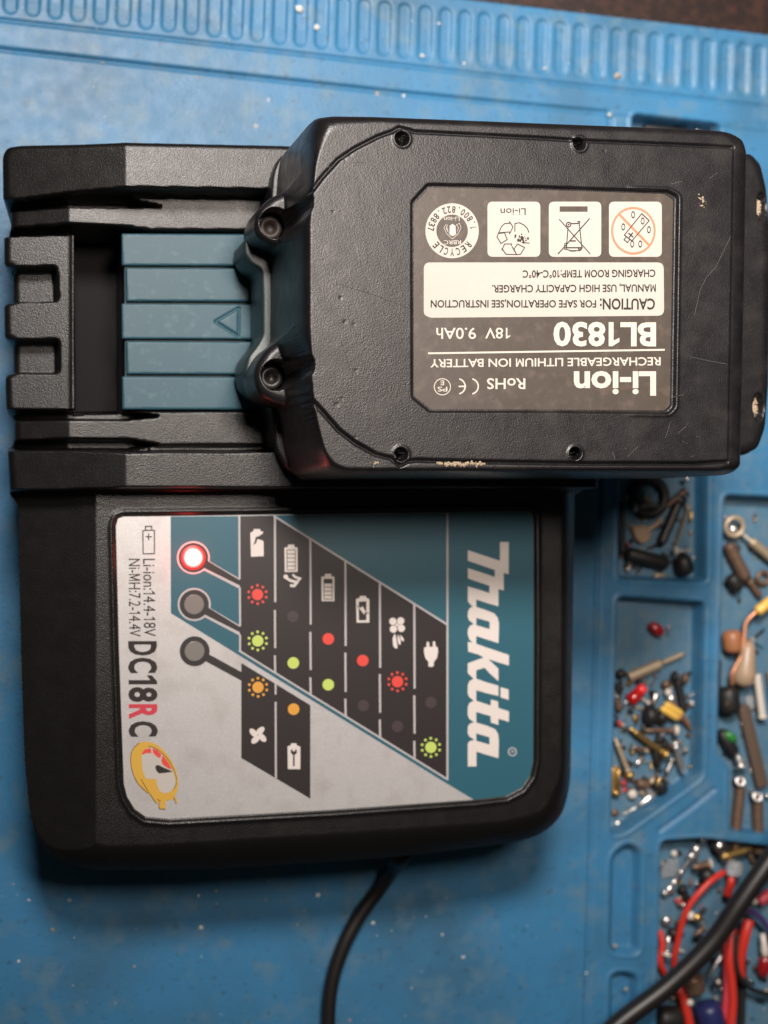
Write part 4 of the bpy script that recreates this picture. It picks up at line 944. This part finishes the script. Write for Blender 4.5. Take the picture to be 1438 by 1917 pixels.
wire('copper_wire', [(1420, 1142, 5), (1406, 1154, 4.6), (1396, 1168, 4.2), (1393, 1196, 4.4), (1389, 1224, 4.5), (1378, 1246, 4.2), (1370, 1264, 4), (1371, 1282, 3.6)], .75, 'copper', 'bent copper wire running down from the yellow sleeve in the right bin')
rod('yellow_sleeve', (1416, 1146), (1452, 1118), 9, 'yellow_shrink', 'yellow sleeve on the end of the bent copper wire at the right edge', 'sleeve', lift=3.6)
rod('amber_component', (1369, 1180), (1373, 1222), 17, 'amber_plastic', 'reddish brown plastic component left of the bent copper wire', 'component')
rod('copper_tube', (1384, 1186), (1383, 1212), 4.5, 'copper', 'short copper tube on the reddish brown component', 'tube', lift=4)
rod('tan_bulb', (1402, 1200), (1390, 1286), 21, 'tan_plastic', 'large tan bulb-shaped piece under the bent copper wire', 'bulb', prof=[(0, .35), (.15, .6), (.4, .72), (.7, .95), (.9, .85), (1, .3)])
slab('grey_strip', [(1345, 1235), (1352, 1235), (1350, 1290), (1344, 1290)], 1.5, 'black_oxide', 'thin dark strip standing along the left wall of the right bin', 'strip')
rod('capacitor', (1361, 1286), (1366, 1336), 20, 'rubber_black', 'fat black-brown cylinder against the left wall of the right bin', 'capacitor')
rod('copper_pin', (1367, 1292), (1360, 1322), 2.8, 'bronze_brown', 'thin brown pin on top of the fat black-brown cylinder', 'pin', lift=6)
T = Thing('spring', org(1420, 1300), 'white ribbed spring-like screw standing out in the right bin', 'spring')
mesh('coils', *lathe(at(1417, 1262, FLR + 3.4), at(1428, 1346, FLR + 3.4), [(0, .6)] + thread(11, 1.35, 1.05, .03, .92) + [(.94, 1.5), (.98, 1.5), (1, .8)], 14), 'white_plastic', T)
T = Thing('spring', org(1440, 1300), 'second pale ribbed screw cut off by the right edge', 'spring')
mesh('coils', *lathe(at(1442, 1255, FLR + 2.4), at(1450, 1320, FLR + 2.4), [(0, .6)] + thread(9, 1.3, 1.0, .03, .92) + [(1, .8)], 12), 'zinc_tan', T)
rod('clear_bead_strip', (1402, 1302), (1404, 1328), 8, 'clear_plastic', 'clear plastic bit left of the white ribbed screw', 'plastic bit')
slab('brown_bar', [(1384, 1322), (1404, 1318), (1440, 1470), (1420, 1478)], 3, 'brown_strip', 'long flat brown bar slanting down the right bin', 'bar')
T = Thing('green_led', org(1370, 1385), 'green-topped black component at the left wall of the right bin', 'component')
mesh('base', *lathe(at(1348, 1366, FLR + 2.5), at(1376, 1414, FLR + 2.5), [(0, .8), (.15, 2.1), (.85, 2.2), (1, 1.3)], 14), 'rubber_black', T)
mesh('dome', *lathe(at(1358, 1371, FLR + 4.4), at(1378, 1388, FLR + 4.2), [(0, .4), (.2, 1.3), (.7, 1.5), (1, .6)], 12), 'green_plastic', T)
screw('screw', (1388, 1436), (1380, 1412), 14, 8, 'nickel', 'big bright domed screw below the green-topped component', lift=1.5, n=3)
def standoff(h, t, label):
    T = Thing('bolt', org(*h), label, 'bolt'); k = mpp(*h)
    mesh('shaft', *lathe(at(h[0], h[1] + 10, FLR + 2.2), at(*t, FLR + 2.0), [(0, 10 * k)] + thread(22, 9.6 * k, 8.9 * k, .02, .98) + [(1, 6 * k)], 12), 'bronze_brown', T)
    c = at(h[0], h[1], FLR + 4.5); v, f = torus(c, 6.3 * k, 2.6 * k, 20, 8, (.25, -.3)); mesh('ring_head', v, f, 'nickel', T); mesh('socket', *lathe(c - [0, 0, 2.5], c - [0, 0, .1], [(0, 7 * k), (1, 6 * k)], 14), 'bronze_brown', T)
standoff((1386, 1463), (1374, 1592), 'long brown bolt with pale ring head, left one of the pair in the right bin')
standoff((1418, 1492), (1420, 1600), 'long brown bolt with pale ring head nearest the right edge')
bead('white_bead', (1438, 1490), 5, 'nickel', 'tiny white bead cut off by the right edge beside a ring-headed bolt', 'bead', lift=1)
bead('grey_bead', (1396, 1558), 5, 'steel', 'small grey bead between the two long brown bolts', 'bead')
# --- lower bin
bead('rubber_dome', (1352, 1578), 24, 'rubber_black', 'black rubber dome at the top of the lower bin', 'rubber dome', sq=.5)
bead('grey_stud', (1350, 1586), 11, 'steel', 'dull grey stud on the black rubber dome', 'stud', lift=5, sq=.5)
T = Thing('cable_lug', org(1300, 1597), 'silver double-headed link with a rod reaching down to the left in the lower bin', 'link')
mesh('head', *ball(at(1304, 1590, FLR + 5), 1.55, .8, 14), 'nickel', T); mesh('head', *ball(at(1295, 1603, FLR + 4.6), 1.5, .8, 14), 'nickel', T)
mesh('rod', *lathe(at(1290, 1610, FLR + 4), at(1247, 1672, FLR + 2), [(0, .6), (.3, .55), (.32, .9), (.4, .9), (.42, .6), (.75, .6), (.77, 1.1), (.95, 1.2), (1, .9)], 12), 'nickel', T)
mesh('foot', *ball(at(1245, 1672, FLR + 2.4), 1.15, .8, 12), 'nickel', T)
screw('screw', (1313, 1573), (1330, 1566), 7, 5, 'steel', 'small grey screw above the double-headed link', lift=3.4, n=4)
bead('white_bead', (1262, 1598), 6, 'white_plastic', 'small white bead near the top left corner of the lower bin', 'bead', lift=.4)
slab('clear_tab', [(1238, 1612), (1272, 1606), (1270, 1640), (1240, 1646)], 1.0, 'clear_plastic', 'clear plastic tab under the small white bead in the lower bin', 'tab')
screw('screw', (1330, 1617), (1296, 1624), 9.5, 7, 'bronze_brown', 'brown screw with cream ring head, below the double-headed link', hmat='white_plastic', lift=2.5, n=6)
screw('screw', (1352, 1604), (1408, 1589), 8.5, 7, 'brass', 'pale brass ribbed screw pointing right at the top of the lower bin', lift=2.5, n=8)
bead('black_disc', (1325, 1640), 14, 'rubber_black', 'black knob between the cream-headed screw and the red wire', 'knob', lift=.5)
wire('red_wire', [(1356, 1632, 6), (1332, 1648, 7), (1311, 1669, 7), (1294, 1690, 6.5), (1284, 1708, 6), (1275, 1735, 5), (1269, 1762, 4), (1263, 1792, 3), (1262, 1830, 2)], 1.0, 'wire_red', 'single bright red wire arching down the left of the lower bin')
wire('red_wire', [(1370, 1640, 5), (1368, 1655, 5.5), (1361, 1676, 4)], 1.35, 'wire_red', 'short red wire stub under the clear plastic cup')
rod('plastic_cup', (1376, 1612), (1374, 1640), 14, 'clear_plastic', 'clear plastic cup above the short red wire stub', 'cup', lift=3)
rod('bolt', (1276, 1660), (1290, 1694), 9, 'black_oxide', 'dark bolt left of the bright red wire in the lower bin', 'bolt')
bead('cream_bead', (1293, 1714), 8, 'white_plastic', 'cream bead touching the bright red wire', 'bead', lift=3)
bead('cream_bead', (1306, 1718), 8.5, 'brass', 'yellowish bead between the cream bead and the ring-headed bolt', 'bead', lift=3)
screw('screw', (1317, 1738), (1300, 1752), 8.5, 6, 'bronze_brown', 'ring-headed brass screw left of the thick black cable', hmat='brass', lift=3, n=5)
bead('silver_stud', (1248, 1723), 9, 'nickel', 'round silver stud at the left wall of the lower bin', 'stud', lift=1)
rod('sleeve', (1252, 1745), (1276, 1750), 10, 'black_oxide', 'dark sleeve under the bright red wire', 'sleeve')
screw('screw', (1248, 1788), (1252, 1752), 9, 5, 'nickel', 'white-headed screw pointing up between red wires near the black cable', hmat='white_plastic', lift=3, n=6)
wire('rose_wire', [(1236, 1742, 2), (1240, 1770, 3), (1236, 1800, 3), (1248, 1830, 2)], 1.0, 'wire_red', 'dull red wire along the left wall of the lower bin')
bead('clear_bead', (1232, 1800), 7, 'clear_plastic', 'clear bead at the left wall above the thick black cable', 'bead', lift=1)
wire('red_wire', [(1402, 1722, 7), (1396, 1745, 7.5), (1390, 1770, 7), (1385, 1800, 6), (1386, 1830, 5)], 1.75, 'wire_red', 'thick red wire right of the crossing of the black cable')
wire('red_wire', [(1372, 1740, 5), (1368, 1770, 6), (1366, 1800, 6.5), (1370, 1840, 6.5), (1372, 1880, 6.5), (1368, 1925, 6.5), (1366, 1970, 6)], 1.45, 'wire_red', 'red wire running down to the bottom edge beside its rosy neighbour')
wire('rose_wire', [(1366, 1735, 3), (1360, 1765, 4.5), (1360, 1800, 5), (1361, 1840, 5), (1358, 1880, 5), (1354, 1925, 5), (1352, 1970, 5)], 1.1, 'wire_rose', 'rosy red wire just left of the long red wire', 'wire')
wire('purple_wire', [(1366, 1722, 5), (1384, 1710, 6.5), (1404, 1706, 7), (1424, 1718, 6.5), (1442, 1744, 5.5), (1470, 1790, 5)], 1.0, 'wire_purple', 'purple wire arching over the red wires to the right edge')
wire('black_wire', [(1380, 1748, 7.6), (1377, 1785, 8), (1380, 1815, 8), (1390, 1836, 7), (1410, 1853, 6), (1440, 1861, 5), (1480, 1862, 5)], .85, 'rubber_black', 'thin black wire looping right below the red wires')
wire('black_wire', [(1392, 1800, 4), (1390, 1860, 3), (1388, 1925, 3), (1388, 1980, 3)], 1.2, 'rubber_black', 'thin black wire running straight down to the bottom edge')
T = Thing('red_led', org(1428, 1806), 'dark red drop-shaped lamp with cream tip at the right edge', 'lamp')
mesh('lens', *lathe(at(1434, 1785, FLR + 4), at(1427, 1830, FLR + 3), [(0, .8), (.3, 2.0), (.7, 2.1), (.93, 1.3), (1, .4)], 14), 'red_dark', T); mesh('tip', *lathe(at(1428, 1748, FLR + 5), at(1433, 1790, FLR + 4.4), [(0, .8), (.5, 1.0), (.6, 1.3), (.9, 1.3), (1, .9)], 12), 'white_plastic', T)
rod('rose_sleeve', (1420, 1690), (1444, 1670), 9, 'wire_rose', 'rosy plastic sleeve at the right edge beyond the black cable', 'sleeve', lift=2)
bead('white_bead', (1413, 1688), 6, 'white_plastic', 'small pinkish-white bead right of the black cable', 'bead', lift=3)
rod('blue_capacitor', (1322, 1876), (1340, 1945), 24, 'wire_blue', 'dark blue cylinder at the bottom edge between the red wires', 'capacitor', lift=-.2)
rod('brown_disc', (1294, 1822), (1302, 1862), 19, 'bronze_brown', 'round brown knob just below the thick black cable', 'knob', lift=1)
rod('pin', (1351, 1788), (1325, 1832), 2.6, 'steel', 'thin silver pin right of the round brown knob', 'pin', lift=4)
ringo('black_ring', (1344, 1838), 8, 3, 'rubber_black', 'small black ring on the dark blue cylinder', 'ring', lift=5)
bead('cream_bead', (1345, 1838), 3.5, 'white_plastic', 'tiny cream bead inside the small black ring', 'bead', lift=6)
wire('red_wire', [(1268, 1846, 3), (1276, 1862, 4), (1284, 1887, 4), (1291, 1918, 4), (1298, 1970, 4)], 1.5, 'wire_red', 'red wire emerging below the thick black cable at the bottom edge')
rod('rubber_plug', (1228, 1905), (1275, 1908), 22, 'rubber_black', 'black rubber cap at the bottom edge under the thick cable', 'cap')
bead('pink_bead', (1292, 1877), 6, 'white_plastic', 'pinkish bead on the red wire near the bottom edge', 'bead', lift=4.5)
# fill between
spec = []
for _ in range(170):
    x, y = random.choice([(random.uniform(1150, 1290), random.uniform(1250, 1540)), (random.uniform(1348, 1438), random.uniform(950, 1580)), (random.uniform(1240, 1438), random.uniform(1590, 1900)), (random.uniform(1165, 1290), random.uniform(900, 1080))])
    spec.append((at(x, y, FLR + .3), random.uniform(.15, .6), random.choice(['steel', 'dust_tan', 'bronze_brown', 'nickel', 'black_oxide'])))
crumbs('metal_grit', spec, None, kind='stuff')
parts = []; mi = []; jm = ['steel', 'zinc_tan', 'bronze_brown', 'nickel', 'black_oxide', 'clear_plastic', 'brass', 'rubber_black', 'wire_rose', 'white_plastic']
for _ in range(330):
    reg = random.choice([0, 0, 1, 2, 2, 3]); x, y = [(random.uniform(1152, 1298), random.uniform(1262, 1500)), (random.uniform(1172, 1296), random.uniform(915, 1075)), (random.uniform(1242, 1436), random.uniform(1592, 1912)), (random.uniform(1350, 1436), random.uniform(950, 1590))][reg]
    if reg == 0 and y > 1460 + (1290 - x) * .55: continue
    a_ = random.uniform(0, 6.28); L = random.choice([random.uniform(3, 9), random.uniform(8, 24)]); R = random.uniform(.25, .95); z = FLR + R + .1
    p0, p1 = at(x, y, z), at(x + L * math.cos(a_), y + L * math.sin(a_), z + random.uniform(0, .8))
    parts.append(lathe(p0, p1, [(0, R * .8), (.02, R * 1.25), (.14, R * 1.25), (.16, R * .5)] + thread(5, R * .62, R * .42, .2, .9) + [(1, R * .2)] if random.random() < .65 else [(0, R * .6), (.12, R), (.88, R), (1, R * .6)], 8)); k = random.choices(range(10), [5, 4, 6, 3, 9, 2, 3, 6, 1, 1])[0]; mi += [k] * len(parts[-1][1])
v, f = join(parts); mesh('tiny_hardware', v, f, jm, None, midx=mi, kind='stuff')
# items in the topmost bin, seen above the battery
rod('rubber_sleeve', (1205, 240), (1290, 248), 7, 'rubber_black', 'black rubber sleeve in the topmost bin showing above the battery', 'sleeve', lift=0)
rod('bolt', (1300, 246), (1335, 250), 6, 'steel', 'grey bolt end in the topmost bin showing above the battery corner', 'bolt', lift=1)
# thick black cable across the corner
v, f = tube([at(1110, 1965, 12), at(1160, 1915, 12), at(1250, 1846, 13), at(1330, 1768, 15), at(1385, 1690, 17), at(1440, 1612, 18), at(1500, 1530, 18)], 3.0, 16, 8)
cb = mesh('black_cable', v, f, 'cable_black', origin=at(1250, 1846, 0), label='thick black cable crossing the bottom right corner above the loose parts', cat='cable')

for o in list(bpy.data.objects):
    if o.type == 'MESH' and o.parent is None and 'label' in o and o['label'] == '': del o['label']
